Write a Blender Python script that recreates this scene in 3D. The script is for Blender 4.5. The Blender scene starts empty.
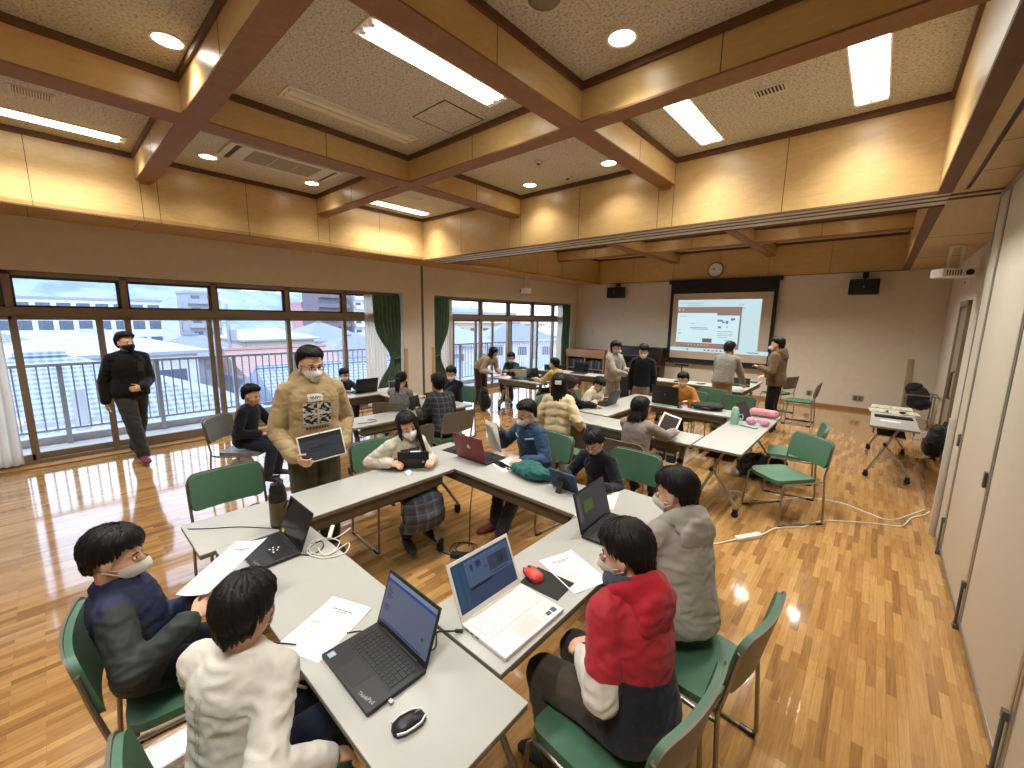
import bpy, bmesh, math, random
from mathutils import Vector, Matrix, noise, Euler
from mathutils.bvhtree import BVHTree
PI = math.pi
R = math.radians
rnd = random.Random(7)
SC = bpy.context.scene
SKY = 2.9; EXPO = 0.42
COL = SC.collection
V = Vector

# ------------------------------------------------------------------ helpers
def lin(c):
    def f(x):
        x /= 255.0
        return x / 12.92 if x <= 0.04045 else ((x + 0.055) / 1.055) ** 2.4
    return (f(c[0]), f(c[1]), f(c[2]), 1.0)

def frame(d, up=V((0, 0, 1))):
    d = d.normalized()
    if abs(d.dot(up)) > 0.98: up = V((0, 1, 0))
    x = d.cross(up).normalized()
    y = x.cross(d).normalized()
    return x, y

class MB:
    """collects shapes, then links them as ONE mesh object"""
    def __init__(s): s.v = []; s.f = []
    def add(s, vs, fs, M=None):
        n = len(s.v)
        s.v += [tuple(M @ V(p)) if M else tuple(p) for p in vs]
        s.f += [tuple(i + n for i in f) for f in fs]
        return s
    def box(s, c, d, M=None, rz=0):
        x, y, z = d[0] / 2, d[1] / 2, d[2] / 2
        vs = [V((a * x, b * y, e * z)) for e in (-1, 1) for b in (-1, 1) for a in (-1, 1)]
        if rz: vs = [Matrix.Rotation(rz, 3, 'Z') @ p for p in vs]
        vs = [p + V(c) for p in vs]
        return s.add(vs, [(0, 2, 3, 1), (4, 5, 7, 6), (0, 1, 5, 4), (2, 6, 7, 3), (0, 4, 6, 2), (1, 3, 7, 5)], M)
    def bx(s, x0, x1, y0, y1, z0, z1, M=None):
        return s.box(((x0 + x1) / 2, (y0 + y1) / 2, (z0 + z1) / 2), (x1 - x0, y1 - y0, z1 - z0), M)
    def bar(s, a, b, w, h, up=V((0, 0, 1))):
        a = V(a); b = V(b); x, y = frame(b - a, V(up))
        vs = []
        for p in (a, b):
            for u, v in ((-1, -1), (1, -1), (1, 1), (-1, 1)): vs.append(p + x * u * w / 2 + y * v * h / 2)
        return s.add(vs, [(0, 3, 2, 1), (4, 5, 6, 7), (0, 1, 5, 4), (1, 2, 6, 5), (2, 3, 7, 6), (3, 0, 4, 7)])
    def loft(s, rings, M=None, cap=True):
        n = len(rings[0]); vs = [p for r in rings for p in r]; fs = []
        for i in range(len(rings) - 1):
            for j in range(n):
                k = (j + 1) % n
                fs.append((i * n + j, i * n + k, (i + 1) * n + k, (i + 1) * n + j))
        if cap:
            fs.append(tuple(reversed(range(n)))); fs.append(tuple(range((len(rings) - 1) * n, len(rings) * n)))
        return s.add(vs, fs, M)
    def tube(s, pts, r, n=8, M=None, flat=1.0, up=None):
        pts = [V(p) for p in pts]; rs = r if isinstance(r, (list, tuple)) else [r] * len(pts)
        rings = []; x = None
        for i, p in enumerate(pts):
            d = (pts[min(i + 1, len(pts) - 1)] - pts[max(i - 1, 0)])
            if d.length < 1e-9: d = V((0, 0, 1))
            d.normalize()
            if x is None:
                x, y = frame(d, up or V((0, 0, 1)))
            else:
                x = x - d * x.dot(d)
                if x.length < 1e-6: x, y = frame(d)
                x.normalize(); y = x.cross(d)
            y = x.cross(d).normalized()
            rings.append([p + (x * math.cos(2 * PI * j / n) + y * math.sin(2 * PI * j / n) * flat) * rs[i] for j in range(n)])
        rings = [list(reversed(q)) for q in rings]
        return s.loft(rings, M)
    def ball(s, c, r, M=None, nu=12, nv=8, rot=None):
        c = V(c); r = V((r, r, r)) if isinstance(r, (int, float)) else V(r)
        vs = [V((0, 0, -1))]
        for i in range(1, nv):
            t = -PI / 2 + PI * i / nv
            for j in range(nu):
                a = 2 * PI * j / nu
                vs.append(V((math.cos(t) * math.cos(a), math.cos(t) * math.sin(a), math.sin(t))))
        vs.append(V((0, 0, 1)))
        fs = []
        for j in range(nu): fs.append((0, 1 + (j + 1) % nu, 1 + j))
        for i in range(nv - 2):
            for j in range(nu):
                a = 1 + i * nu + j; b = 1 + i * nu + (j + 1) % nu
                fs.append((a, b, b + nu, a + nu))
        l = len(vs) - 1; o = 1 + (nv - 2) * nu
        for j in range(nu): fs.append((l, o + j, o + (j + 1) % nu))
        out = []
        for p in vs:
            q = V((p.x * r.x, p.y * r.y, p.z * r.z))
            if rot: q = rot @ q
            out.append(c + q)
        return s.add(out, fs, M)
    def caps(s, a, b, ra, rb, n=12, M=None):
        """tapered limb with round ends"""
        a = V(a); b = V(b); d = b - a; L = d.length
        if L < 1e-6: return s.ball(a, max(ra, rb), M)
        d /= L; x, y = frame(d); rings = []
        def ring(c, r): return [c + (x * math.cos(-2 * PI * j / n) + y * math.sin(-2 * PI * j / n)) * r for j in range(n)]
        for t in (-80, -50, -20): rings.append(ring(a + d * ra * math.sin(R(t)), ra * math.cos(R(t))))
        for t in (0.0, .33, .66, 1.0): rings.append(ring(a + d * L * t, ra + (rb - ra) * t))
        for t in (20, 50, 80): rings.append(ring(b + d * rb * math.sin(R(t)), rb * math.cos(R(t))))
        return s.loft(rings, M)
    def lathe(s, prof, n=20, M=None, c=(0, 0, 0), cap=True):
        c = V(c)
        rings = [[c + V((r * math.cos(2 * PI * j / n), r * math.sin(2 * PI * j / n), z)) for j in range(n)] for r, z in prof]
        return s.loft(rings, M, cap)
    def prism(s, poly, z0, z1, M=None):
        return s.loft([[V((p[0], p[1], z0)) for p in poly], [V((p[0], p[1], z1)) for p in poly]], M)
    def quad(s, a, b, c, d, M=None): return s.add([a, b, c, d], [(0, 1, 2, 3)], M)
    def grid(s, P, M=None, closed=False):
        n = len(P[0]); vs = [p for r in P for p in r]; fs = []
        for i in range(len(P) - 1):
            for j in range(n if closed else n - 1):
                k = (j + 1) % n
                fs.append((i * n + j, i * n + k, (i + 1) * n + k, (i + 1) * n + j))
        return s.add(vs, fs, M)
    def mesh(s, name):
        me = bpy.data.meshes.new(name); me.from_pydata(s.v, [], s.f); me.update(); return me
    def build(s, name, m, parent=None, smooth=False, bevel=0, seg=2, ang=35, fix=True):
        me = s.mesh(name)
        if bevel or fix:
            bm = bmesh.new(); bm.from_mesh(me)
            if bevel:
                bmesh.ops.remove_doubles(bm, verts=bm.verts, dist=1e-5)
                es = [e for e in bm.edges if len(e.link_faces) == 2 and e.calc_face_angle(0) > R(30)]
                bmesh.ops.bevel(bm, geom=es, offset=bevel, segments=seg, profile=.6, affect='EDGES', clamp_overlap=True)
            bmesh.ops.recalc_face_normals(bm, faces=bm.faces)
            bm.to_mesh(me); bm.free()
        if smooth or bevel:
            me.polygons.foreach_set('use_smooth', [True] * len(me.polygons))
            me.set_sharp_from_angle(angle=R(ang))
        if m: me.materials.append(m)
        o = bpy.data.objects.new(name, me); COL.objects.link(o)
        if parent: o.parent = parent
        return o

def tag(o, label, cat, group=None, kind=None):
    o['label'] = label; o['category'] = cat
    if group: o['group'] = group
    if kind: o['kind'] = kind
    return o
def thing(name, label, cat, loc=(0, 0, 0), rz=0, group=None):
    o = bpy.data.objects.new(name, None); COL.objects.link(o); o.empty_display_size = .1
    o.location = loc; o.rotation_euler = (0, 0, rz)
    return tag(o, label, cat, group)
def struct(name, mb, m, bevel=0, smooth=False, fix=True):
    o = mb.build(name, m, bevel=bevel, smooth=smooth, fix=fix); o['kind'] = 'structure'; return o
def dup(root, label=None, loc=None, rz=None, group=None):
    r = root.copy(); COL.objects.link(r)
    if loc is not None: r.location = loc
    if rz is not None: r.rotation_euler = (0, 0, rz)
    if label: r['label'] = label
    if group: r['group'] = group
    for ch in list(root.children):
        c = ch.copy(); COL.objects.link(c); c.parent = r
        for g in list(ch.children):
            d = g.copy(); COL.objects.link(d); d.parent = c
    return r
def yaw(dx, dy): return math.atan2(-dx, dy)
def pset(base, step, n): return [base + step * i for i in range(n)]

# ------------------------------------------------------------------ materials
class NT:
    def __init__(s, name):
        s.m = bpy.data.materials.new(name); s.m.use_nodes = True
        s.n = s.m.node_tree.nodes; s.l = s.m.node_tree.links
        s.b = s.n['Principled BSDF']; s.out = s.n['Material Output']; s._c = None
    def node(s, t, **k):
        n = s.n.new(t)
        for a, b in k.items(): setattr(n, a, b)
        return n
    def lk(s, a, b): s.l.new(a, b)
    def coord(s, kind='Object'):
        if s._c is None: s._c = s.node('ShaderNodeTexCoord')
        return s._c.outputs[kind]
    def mapped(s, scale=(1, 1, 1), rot=(0, 0, 0), loc=(0, 0, 0), kind='Object'):
        m = s.node('ShaderNodeMapping'); m.inputs['Scale'].default_value = scale; m.inputs['Rotation'].default_value = rot; m.inputs['Location'].default_value = loc
        s.lk(s.coord(kind), m.inputs['Vector']); return m.outputs[0]
    def noise(s, vec, scale, detail=3, rough=.5, dist=0):
        n = s.node('ShaderNodeTexNoise'); n.inputs['Scale'].default_value = scale; n.inputs['Detail'].default_value = detail
        n.inputs['Roughness'].default_value = rough; n.inputs['Distortion'].default_value = dist
        s.lk(vec, n.inputs['Vector']); return n.outputs['Fac']
    def ramp(s, fac, stops, interp='LINEAR'):
        r = s.node('ShaderNodeValToRGB'); r.color_ramp.interpolation = interp
        e = r.color_ramp.elements
        while len(e) < len(stops): e.new(.5)
        for i, (p, c) in enumerate(stops): e[i].position = p; e[i].color = c
        s.lk(fac, r.inputs[0]); return r.outputs[0]
    def math(s, op, a, b=None, c=None):
        n = s.node('ShaderNodeMath', operation=op)
        for i, q in enumerate((a, b, c)):
            if q is None: continue
            if isinstance(q, (int, float)): n.inputs[i].default_value = q
            else: s.lk(q, n.inputs[i])
        return n.outputs[0]
    def mix(s, fac, a, b, bt='MIX'):
        n = s.node('ShaderNodeMix', data_type='RGBA', blend_type=bt)
        for i, q in ((0, fac), (6, a), (7, b)):
            if isinstance(q, (int, float)): n.inputs[i].default_value = q
            elif isinstance(q, tuple): n.inputs[i].default_value = q
            else: s.lk(q, n.inputs[i])
        return n.outputs[2]
    def bump(s, h, strength=.3, dist=.01):
        b = s.node('ShaderNodeBump'); b.inputs['Strength'].default_value = strength; b.inputs['Distance'].default_value = dist
        s.lk(h, b.inputs['Height']); s.lk(b.outputs[0], s.b.inputs['Normal'])
    def sep(s, vec):
        n = s.node('ShaderNodeSeparateXYZ'); s.lk(vec, n.inputs[0]); return n.outputs
    def set(s, **k):
        for a, b in k.items():
            i = s.b.inputs[a.replace('_', ' ')]
            if hasattr(b, 'node'): s.lk(b, i)
            else: i.default_value = b
        return s
_mc = {}
def mat(name, c, rough=.5, metal=0, var=.06, vs=30, bump=0, bs=200, bd=.002, spec=.5, emit=0, coat=0, kind='Object', sub=0):
    """plain procedural material: base colour with a light noise variation and a fine bump"""
    if name in _mc: return _mc[name]
    t = NT(name); c = lin(c)
    if emit:
        t.set(Base_Color=c, Roughness=rough, Emission_Color=c, Emission_Strength=emit)
    else:
        vec = t.coord(kind); n = t.noise(vec, vs, 4)
        lo = tuple(x * (1 - var) for x in c[:3]) + (1,); hi = tuple(min(1, x * (1 + var)) for x in c[:3]) + (1,)
        t.set(Base_Color=t.ramp(n, [(.3, lo), (.7, hi)]), Roughness=rough, Metallic=metal)
        t.b.inputs['Specular IOR Level'].default_value = spec
        if coat: t.set(Coat_Weight=coat, Coat_Roughness=.1)
        if bump: t.bump(t.noise(vec, bs, 2), bump, bd)
        if sub:
            t.b.inputs['Subsurface Weight'].default_value = sub; t.b.inputs['Subsurface Radius'].default_value = (.01, .004, .002)
    _mc[name] = t.m; return t.m
def fabric(name, c, rough=.9, var=.12, fine=.25):
    if name in _mc: return _mc[name]
    t = NT(name); c = lin(c); vec = t.coord()
    a = t.noise(vec, 9, 4); b = t.noise(vec, 420, 2)
    lo = tuple(x * (1 - var) for x in c[:3]) + (1,); hi = tuple(min(1, x * (1 + var)) for x in c[:3]) + (1,)
    col = t.ramp(a, [(.3, lo), (.7, hi)])
    t.set(Base_Color=col, Roughness=rough, Sheen_Weight=.15, Sheen_Roughness=.5)
    t.b.inputs['Specular IOR Level'].default_value = .2
    t.bump(t.math('ADD', t.math('MULTIPLY', a, 1.5), b), fine, .004)
    _mc[name] = t.m; return t.m
def emis(name, c, s):
    if name in _mc: return _mc[name]
    t = NT(name); t.set(Base_Color=(0, 0, 0, 1), Roughness=.6, Emission_Color=lin(c), Emission_Strength=s); _mc[name] = t.m; return t.m

def wood_panel(name, light, dark, grain=(1, 1, 14), rough=.35, sc=1.6):
    if name in _mc: return _mc[name]
    t = NT(name); vec = t.mapped(grain)
    d = t.noise(vec, sc, 5, .6, 1.2); e = t.noise(t.mapped((grain[0] * 3, grain[1] * 3, grain[2] * 3)), sc * 3, 3)
    big = t.noise(t.coord(), .7, 2)
    f = t.math('ADD', t.math('MULTIPLY', d, .6), t.math('ADD', t.math('MULTIPLY', e, .25), t.math('MULTIPLY', big, .2)))
    t.set(Base_Color=t.ramp(f, [(.3, lin(dark)), (.72, lin(light))]), Roughness=rough)
    t.bump(d, .05, .002); _mc[name] = t.m; return t.m

def floor_mat():
    t = NT('strip_wood_floor'); vec = t.mapped((1, 1, 1), (0, 0, R(90)))
    br = t.node('ShaderNodeTexBrick'); br.offset = .37; br.squash = 1
    br.inputs['Scale'].default_value = 1; br.inputs['Brick Width'].default_value = .33; br.inputs['Row Height'].default_value = .042
    br.inputs['Mortar Size'].default_value = .0009; br.inputs['Mortar Smooth'].default_value = .3; br.inputs['Bias'].default_value = 0
    br.inputs['Color1'].default_value = (0, 0, 0, 1); br.inputs['Color2'].default_value = (1, 1, 1, 1); br.inputs['Mortar'].default_value = (.5, .5, .5, 1)
    w = t.noise(t.mapped((.8, .8, .8)), 9, 2)
    t.lk(vec, br.inputs['Vector'])
    tint = t.ramp(br.outputs['Color'], [(0, lin((122, 80, 38))), (.2, lin((150, 105, 54))), (.55, lin((170, 124, 68))), (1, lin((190, 147, 88)))])
    g = t.noise(t.mapped((30, 1.5, 1)), 2.2, 5, .6, 1.5)
    g2 = t.noise(t.mapped((6, 3, 1)), 2.0, 3, .6, 2.5)
    col = t.mix(.22, tint, t.ramp(g, [(.3, lin((128, 92, 54))), (.6, lin((212, 176, 124)))]), 'MIX')
    col = t.mix(t.math('MULTIPLY', t.ramp(g2, [(.52, (0, 0, 0, 1)), (.72, (1, 1, 1, 1))]), .16), col, lin((132, 94, 56)))
    col = t.mix(t.math('MULTIPLY', br.outputs['Fac'], .35), col, lin((95, 58, 28)))
    t.set(Base_Color=col, Roughness=t.math('ADD', t.math('MULTIPLY', w, .08), .06), Coat_Weight=.6, Coat_Roughness=.05)
    t.b.inputs['Specular IOR Level'].default_value = .55
    wob = t.noise(t.mapped((7, 1.1, 1)), 2.2, 2)
    h = t.math('ADD', t.math('MULTIPLY', wob, 1.0), t.math('MULTIPLY', br.outputs['Fac'], -.25))
    t.bump(h, .10, .012)
    return t.m
def ceiling_mat():
    t = NT('rock_wool_ceiling'); c = t.coord()
    n = t.noise(c, 55, 5, .7); n2 = t.noise(c, 140, 3)
    t.set(Base_Color=t.ramp(n, [(.36, lin((142, 136, 122))), (.47, lin((198, 192, 178))), (.6, lin((212, 206, 192)))]), Roughness=.95)
    t.bump(t.math('ADD', n, n2), .5, .006); return t.m
# ------------------------------------------------------------------ shared materials
M_wall = mat('wall_paper', (212, 205, 190), .9, var=.03, vs=8, bump=.15, bs=350)
M_part = mat('partition_cloth', (203, 194, 174), .85, var=.035, vs=160, bump=.2, bs=500)
M_floor = floor_mat(); M_ceil = ceiling_mat()
M_panY = wood_panel('panel_wood', (214, 182, 126), (192, 156, 100), (3, 3, 9), .32)
M_brown = wood_panel('brown_trim', (112, 76, 48), (90, 58, 34), (6, 6, 6), .65)
M_soff = wood_panel('soffit_wood', (188, 146, 90), (164, 122, 68), (6, 2, 6), .4)
M_sofR = wood_panel('soffit_pale', (196, 170, 126), (178, 150, 106), (8, 2, 4), .45)
M_joint = mat('joint_brown', (96, 66, 34), .8)  # dark brown of the lines between panels
M_alu = mat('aluminium', (168, 164, 156), .38, .75, var=.04)
M_bronze = mat('window_bronze', (140, 126, 108), .42, .35, var=.04)
M_bronzeD = mat('window_bronze_dark', (70, 60, 52), .5, .2)
M_white = mat('white_plastic', (232, 230, 222), .4, var=.02)
M_offw = mat('offwhite_plastic', (206, 200, 184), .45, var=.03)
M_black = mat('black_plastic', (20, 20, 21), .42, var=.15)
M_blackm = mat('black_matte', (26, 25, 25), .75, var=.2, bump=.2, bs=300)
M_grey = mat('grey_plastic', (92, 90, 86), .5, var=.05)
M_chrome = mat('grey_steel_tube', (150, 144, 134), .3, .85, var=.04)
M_steelp = mat('painted_steel_leg', (150, 143, 128), .45, .4, var=.05)
M_skirt = mat('brown_steel_beam', (104, 94, 80), .5, .3, var=.05)
M_rubber = mat('black_rubber', (22, 21, 20), .7)
M_lamp = emis('tube_glow', (255, 252, 240), 7.0)
M_down = emis('downlight_glow', (255, 250, 232), 14.0)
M_basew = wood_panel('base_wood', (176, 134, 84), (150, 108, 62), (2, 8, 8), .5)
ZS, ZB, ZC = 3.03, 3.49, 3.78
XW, XF, XR = -7.65, -6.80, 0.23
YB0, YB1, YE = 5.03, 5.60, 11.87

# ------------------------------------------------------------------ setting: shell
struct('floor', MB().bx(-7.95, 1.1, -3.2, 12.05, -.12, 0), M_floor)
struct('ceiling', MB().bx(-7.95, 1.1, -3.2, 12.05, ZC, ZC + .1), M_ceil)
w = MB()
for y0, y1, z0 in ((-3.2, -1.4, 0), (-1.4, 5.1, 2.42), (5.1, 5.93, 0), (5.93, 11.56, 2.42), (11.56, 12.05, 0)):
    w.bx(-7.97, XW, y0, y1, z0, ZC)
struct('wall_left', w, M_wall)
struct('wall_far', MB().bx(-7.95, 1.1, YE, 12.05, 0, ZC), M_wall)
struct('wall_back', MB().bx(-7.95, 1.1, -3.35, -3.2, 0, ZC), M_wall)
struct('wall_right', MB().bx(.95, 1.1, -3.2, 12.05, 0, ZC), M_wall)
struct('trim_1', MB().bx(.52, .95, 11.80, YE, 0, ZS), M_wall)                     # shallow pilaster
struct('baseboard_far', MB().bx(XW, .95, YE - .018, YE, 0, .075), M_basew, bevel=.004)
struct('baseboard_right', MB().bx(.932, .95, 5.3, 8.85, 0, .075).bx(.932, .95, 9.75, YE, 0, .075), M_basew, bevel=.004)
struct('baseboard_left', MB().bx(XW, XW + .015, 5.1, 5.93, 0, .075).bx(XW, XW + .015, 11.56, YE, 0, .075), M_basew, bevel=.003)
# soffits round the coffers
struct('trim_2', MB().bx(XW, XF, -3.2, YE, ZS, ZS + .05), M_soff)
sr = MB().bx(XR + .08, .385, -3.2, 5.10, ZS, ZS + .04).bx(.412, .95, -3.2, 5.10, ZS, ZS + .04).bx(XR + .08, .95, YB0 + .07, YE, ZS + .002, ZS + .04)
struct('trim_3', sr, M_sofR)
struct('trim_4', MB().bx(.385, .412, -3.2, 5.2, ZS + .02, ZS + .05), M_black)
j = MB()
for y in (1.2, 2.1, 3.0, 3.9, 4.55): j.bx(.412, .95, y, y + .006, ZS - .0015, ZS + .01)
for y in (7.6, 9.8): j.bx(XR + .08, .95, y, y + .006, ZS - .0005, ZS + .01)
for y in pset(-2.7, .9, 16): j.bx(XW, XF, y, y + .004, ZS - .001, ZS + .01)
struct('trim_5', j, M_joint)
# fascias of the near coffer and of the far coffer
f = MB()
f.bx(XF - .03, XF, -3.2, YB0, ZS, ZC).bx(XR, XR + .03, -3.2, YB0, ZS, ZC).bx(XF - .03, XR + .03, YB0, YB0 + .03, ZS, ZC)
f.bx(XF - .10, XF - .07, YB1, YE, ZS, ZC).bx(XR - .01, XR + .02, YB1, YE, ZS, ZC).bx(XF - .10, XR + .02, YB1 - .03, YB1, ZS, ZC).bx(XF - .10, XR + .02, YE - .04, YE, ZS, ZC)
struct('trim_6', f, M_panY)
t = MB()   # brown lines at ceiling and along the lower edges
for x0, x1, y0, y1 in ((XF, XF + .025, -3.2, YB0), (XR - .025, XR, -3.2, YB0), (XF, XR, YB0 - .025, YB0), (XF - .07, XF - .045, YB1, YE - .04), (XR - .035, XR - .01, YB1, YE - .04), (XF - .07, XR, YE - .065, YE - .04)):
    t.bx(x0, x1, y0, y1, ZC - .055, ZC)
t.bx(XR - .004, XR + .085, -3.2, YB0 + .06, ZS - .012, ZS + .02).bx(XF, XR, YB0 - .006, YB0 + .03, ZS - .014, ZS + .004).bx(XF - .07, XR, YB1 - .03, YB1 + .006, ZS - .014, ZS + .004)
t.bx(XR - .02, XR + .08, YB1, YE, ZS - .012, ZS + .006).bx(XF - .012, XF + .006, -3.2, YB0, ZS - .010, ZS + .006).bx(XF - .07, XR, YE - .05, YE - .03, ZS - .01, ZS + .005)
struct('trim_7', t, M_brown)
b1 = MB().bx(XF, XR + .08, YB0 + .03, YB1 - .03, ZS - .004, ZS + .03)
struct('trim_8', b1, M_offw)
struct('trim_9', MB().bx(XF, .95, YB0 + .17, YB0 + .20, ZS - .012, ZS + .01).bx(XF, .95, YB0 + .33, YB0 + .36, ZS - .012, ZS + .01), M_grey)
# beams
n = 10
beams = [('y', -4.56, -4.33, -3.2, YB0), ('y', -2.16, -1.98, -3.2, YB0), ('x', .90, 1.06, XF, XR), ('x', 3.02, 3.19, XF, XR), ('x', -1.25, -1.08, XF, XR),
         ('y', -4.56, -4.36, YB1, YE - .04), ('y', -2.24, -2.08, YB1, YE - .04), ('x', 7.55, 7.72, XF - .07, XR - .01), ('x', 9.60, 9.78, XF - .07, XR - .01)]
sides = MB(); bots = MB(); tops = MB(); jm = MB()
for k, a, b, c, d in beams:
    e = 0.0 if k == 'y' else .0012
    if k == 'y':
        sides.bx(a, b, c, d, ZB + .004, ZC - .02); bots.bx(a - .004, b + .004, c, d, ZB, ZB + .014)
        tops.bx(a - .022, b + .022, c, d, ZC - .055, ZC - .001)
    else:
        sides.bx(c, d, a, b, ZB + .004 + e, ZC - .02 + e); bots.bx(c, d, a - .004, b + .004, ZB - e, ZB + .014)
        tops.bx(c, d, a - .022, b + .022, ZC - .055 + e, ZC - .001)
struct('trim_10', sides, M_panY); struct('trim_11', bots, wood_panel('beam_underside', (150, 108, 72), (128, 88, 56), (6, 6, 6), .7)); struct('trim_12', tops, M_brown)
for y in (-1.6, -.75, .05, .93, 1.09, 2.05, 3.02, 3.2, 4.1): jm.bx(XF - .001, XF + .0012, y - .003, y + .003, ZS, ZC - .05)
for x in (-5.7, -4.56, -4.33, -3.27, -2.16, -1.98, -.88): jm.bx(x - .003, x + .003, YB0 - .0012, YB0 + .001, ZS, ZC - .05)
for a, b in ((-4.56, -4.33), (-2.16, -1.98)):
    for y in (-.3, 2.05, 4.1):
        jm.bx(a - .0012, b + .0012, y - .003, y + .003, ZB + .01, ZC - .05)
for a, b in ((.90, 1.06), (3.02, 3.19)):
    for x in (-5.7, -3.25, -.95): jm.bx(x - .003, x + .003, a - .0012, b + .0012, ZB + .01, ZC - .05)
for x in (-5.7, -4.5, -3.3, -2.2, -1.0): jm.bx(x - .003, x + .003, YE - .0415, YE - .04, ZS, ZC - .05); jm.bx(x - .003, x + .003, 9.5985, 9.6, ZB + .01, ZC - .05)
for y in (6.6, 7.6, 8.7, 9.8): jm.bx(XF - .07, XF - .0688, y - .003, y + .003, ZS, ZC - .05)
struct('trim_13', jm, M_joint)
# brackets where beams meet the fascia
br = MB().bx(XF, XF + .03, .93, 1.03, ZB - .03, ZB).bx(XF, XF + .03, 3.05, 3.16, ZB - .03, ZB).bx(-2.13, -2.01, YB0 - .03, YB0, ZB - .03, ZB).bx(-4.52, -4.37, YB0 - .03, YB0, ZB - .03, ZB)
struct('trim_14', br, M_soff)
# guide channel and corner guards on the pier between the windows
struct('trim_15', MB().bx(XW, XW + .012, 5.575, 5.625, 0, ZS), M_grey)
struct('trim_16', MB().bx(XW - .01, XW + .012, 5.1, 5.19, 0, 1.25).bx(XW - .01, XW + .012, 5.84, 5.93, 0, 1.25), wood_panel('guard_wood', (196, 170, 120), (176, 148, 98), (4, 4, 1)))

# ------------------------------------------------------------------ windows
def glass_mat():
    t = NT('window_glass'); t.n.remove(t.b)
    tr = t.node('ShaderNodeBsdfTransparent'); gl = t.node('ShaderNodeBsdfGlossy'); gl.inputs['Roughness'].default_value = .02
    tr.inputs[0].default_value = (.97, .985, 1, 1)
    mx = t.node('ShaderNodeMixShader'); lw = t.node('ShaderNodeLayerWeight'); t.lk(t.math('MULTIPLY_ADD', t.math('POWER', lw.outputs['Facing'], 5), .45, .02), mx.inputs[0]); t.lk(tr.outputs[0], mx.inputs[1]); t.lk(gl.outputs[0], mx.inputs[2]); t.lk(mx.outputs[0], t.out.inputs[0])
    return t.m
M_glass = glass_mat()
def window(idx, y0, y1, muls, extra):
    X0, X1 = -7.92, -7.80
    fr = MB()
    fr.bx(X0, X1, y0, y1, 0, .07).bx(X0, X1, y0, y1, 2.36, 2.42).bx(X0, X1, y0, y0 + .06, 0, 2.42).bx(X0, X1, y1 - .06, y1, 0, 2.42)
    fr.bx(X0 - .01, X1 + .015, y0, y1, 1.885, 1.985)
    for m in muls: fr.bx(X0, X1, m - .035, m + .035, 1.98, 2.42)
    o = struct('window_%d' % idx, fr, M_bronze, bevel=.006)
    ed = [y0 + .06] + list(muls) + [y1 - .06]
    dark = MB(); sash = MB(); sash2 = MB(); gl = MB()
    for i in range(len(ed) - 1):
        a, b = ed[i], ed[i + 1]
        # upper vent sash
        dark.bx(X1 - .05, X1 - .012, a + .03, a + .055, 1.985, 2.36).bx(X1 - .05, X1 - .012, b - .075, b - .03, 1.985, 2.36).bx(X1 - .05, X1 - .012, a + .03, b - .03, 2.325, 2.36).bx(X1 - .05, X1 - .012, a + .03, b - .03, 1.985, 2.01)
        dark.bx(X1 - .002, X1 + .016, b - .03, b + .05, 2.372, 2.388)
        gl.bx(X1 - .035, X1 - .031, a + .04, b - .04, 1.99, 2.35)
        # lower sliding sash, alternating tracks
        xx = X1 - .045 if i % 2 == 0 else X1 - .09
        s = sash
        s.bx(xx, xx + .035, a - .035, a + .035, .06, 1.90).bx(xx, xx + .035, b - .035, b + .035, .06, 1.90)
        s.bx(xx, xx + .035, a, b, .06, .15).bx(xx, xx + .035, a, b, 1.83, 1.90)
        gl.bx(xx + .014, xx + .018, a + .03, b - .03, .14, 1.84)
    for y, xx in extra: sash.bx(xx, xx + .035, y - .035, y + .035, .06, 1.90); sash.bx(xx + .03, xx + .045, y - .012, y + .012, .88, 1.02)
    d = dark.build('vent_sash', M_bronzeD, o, bevel=.003); d['kind'] = 'structure'
    d = sash.build('sliding_sash', M_bronze, o, bevel=.004); d['kind'] = 'structure'
    d = gl.build('window_pane', M_glass, o); d['kind'] = 'structure'
window(1, -1.4, 5.1, [-.26, .76, 1.79, 2.85, 3.88], [(.48, -7.835), (1.70, -7.88)])
window(2, 5.93, 11.56, [6.50, 7.58, 8.66, 9.74, 10.78], [(6.66, -7.88), (7.42, -7.88), (8.0, -7.835), (8.80, -7.88), (9.95, -7.835)])
struct('trim_18', MB().bx(-7.80, XW + .02, -1.4, 5.1, -.0, .022).bx(-7.80, XW + .02, 5.93, 11.56, 0, .022), M_basew)

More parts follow.
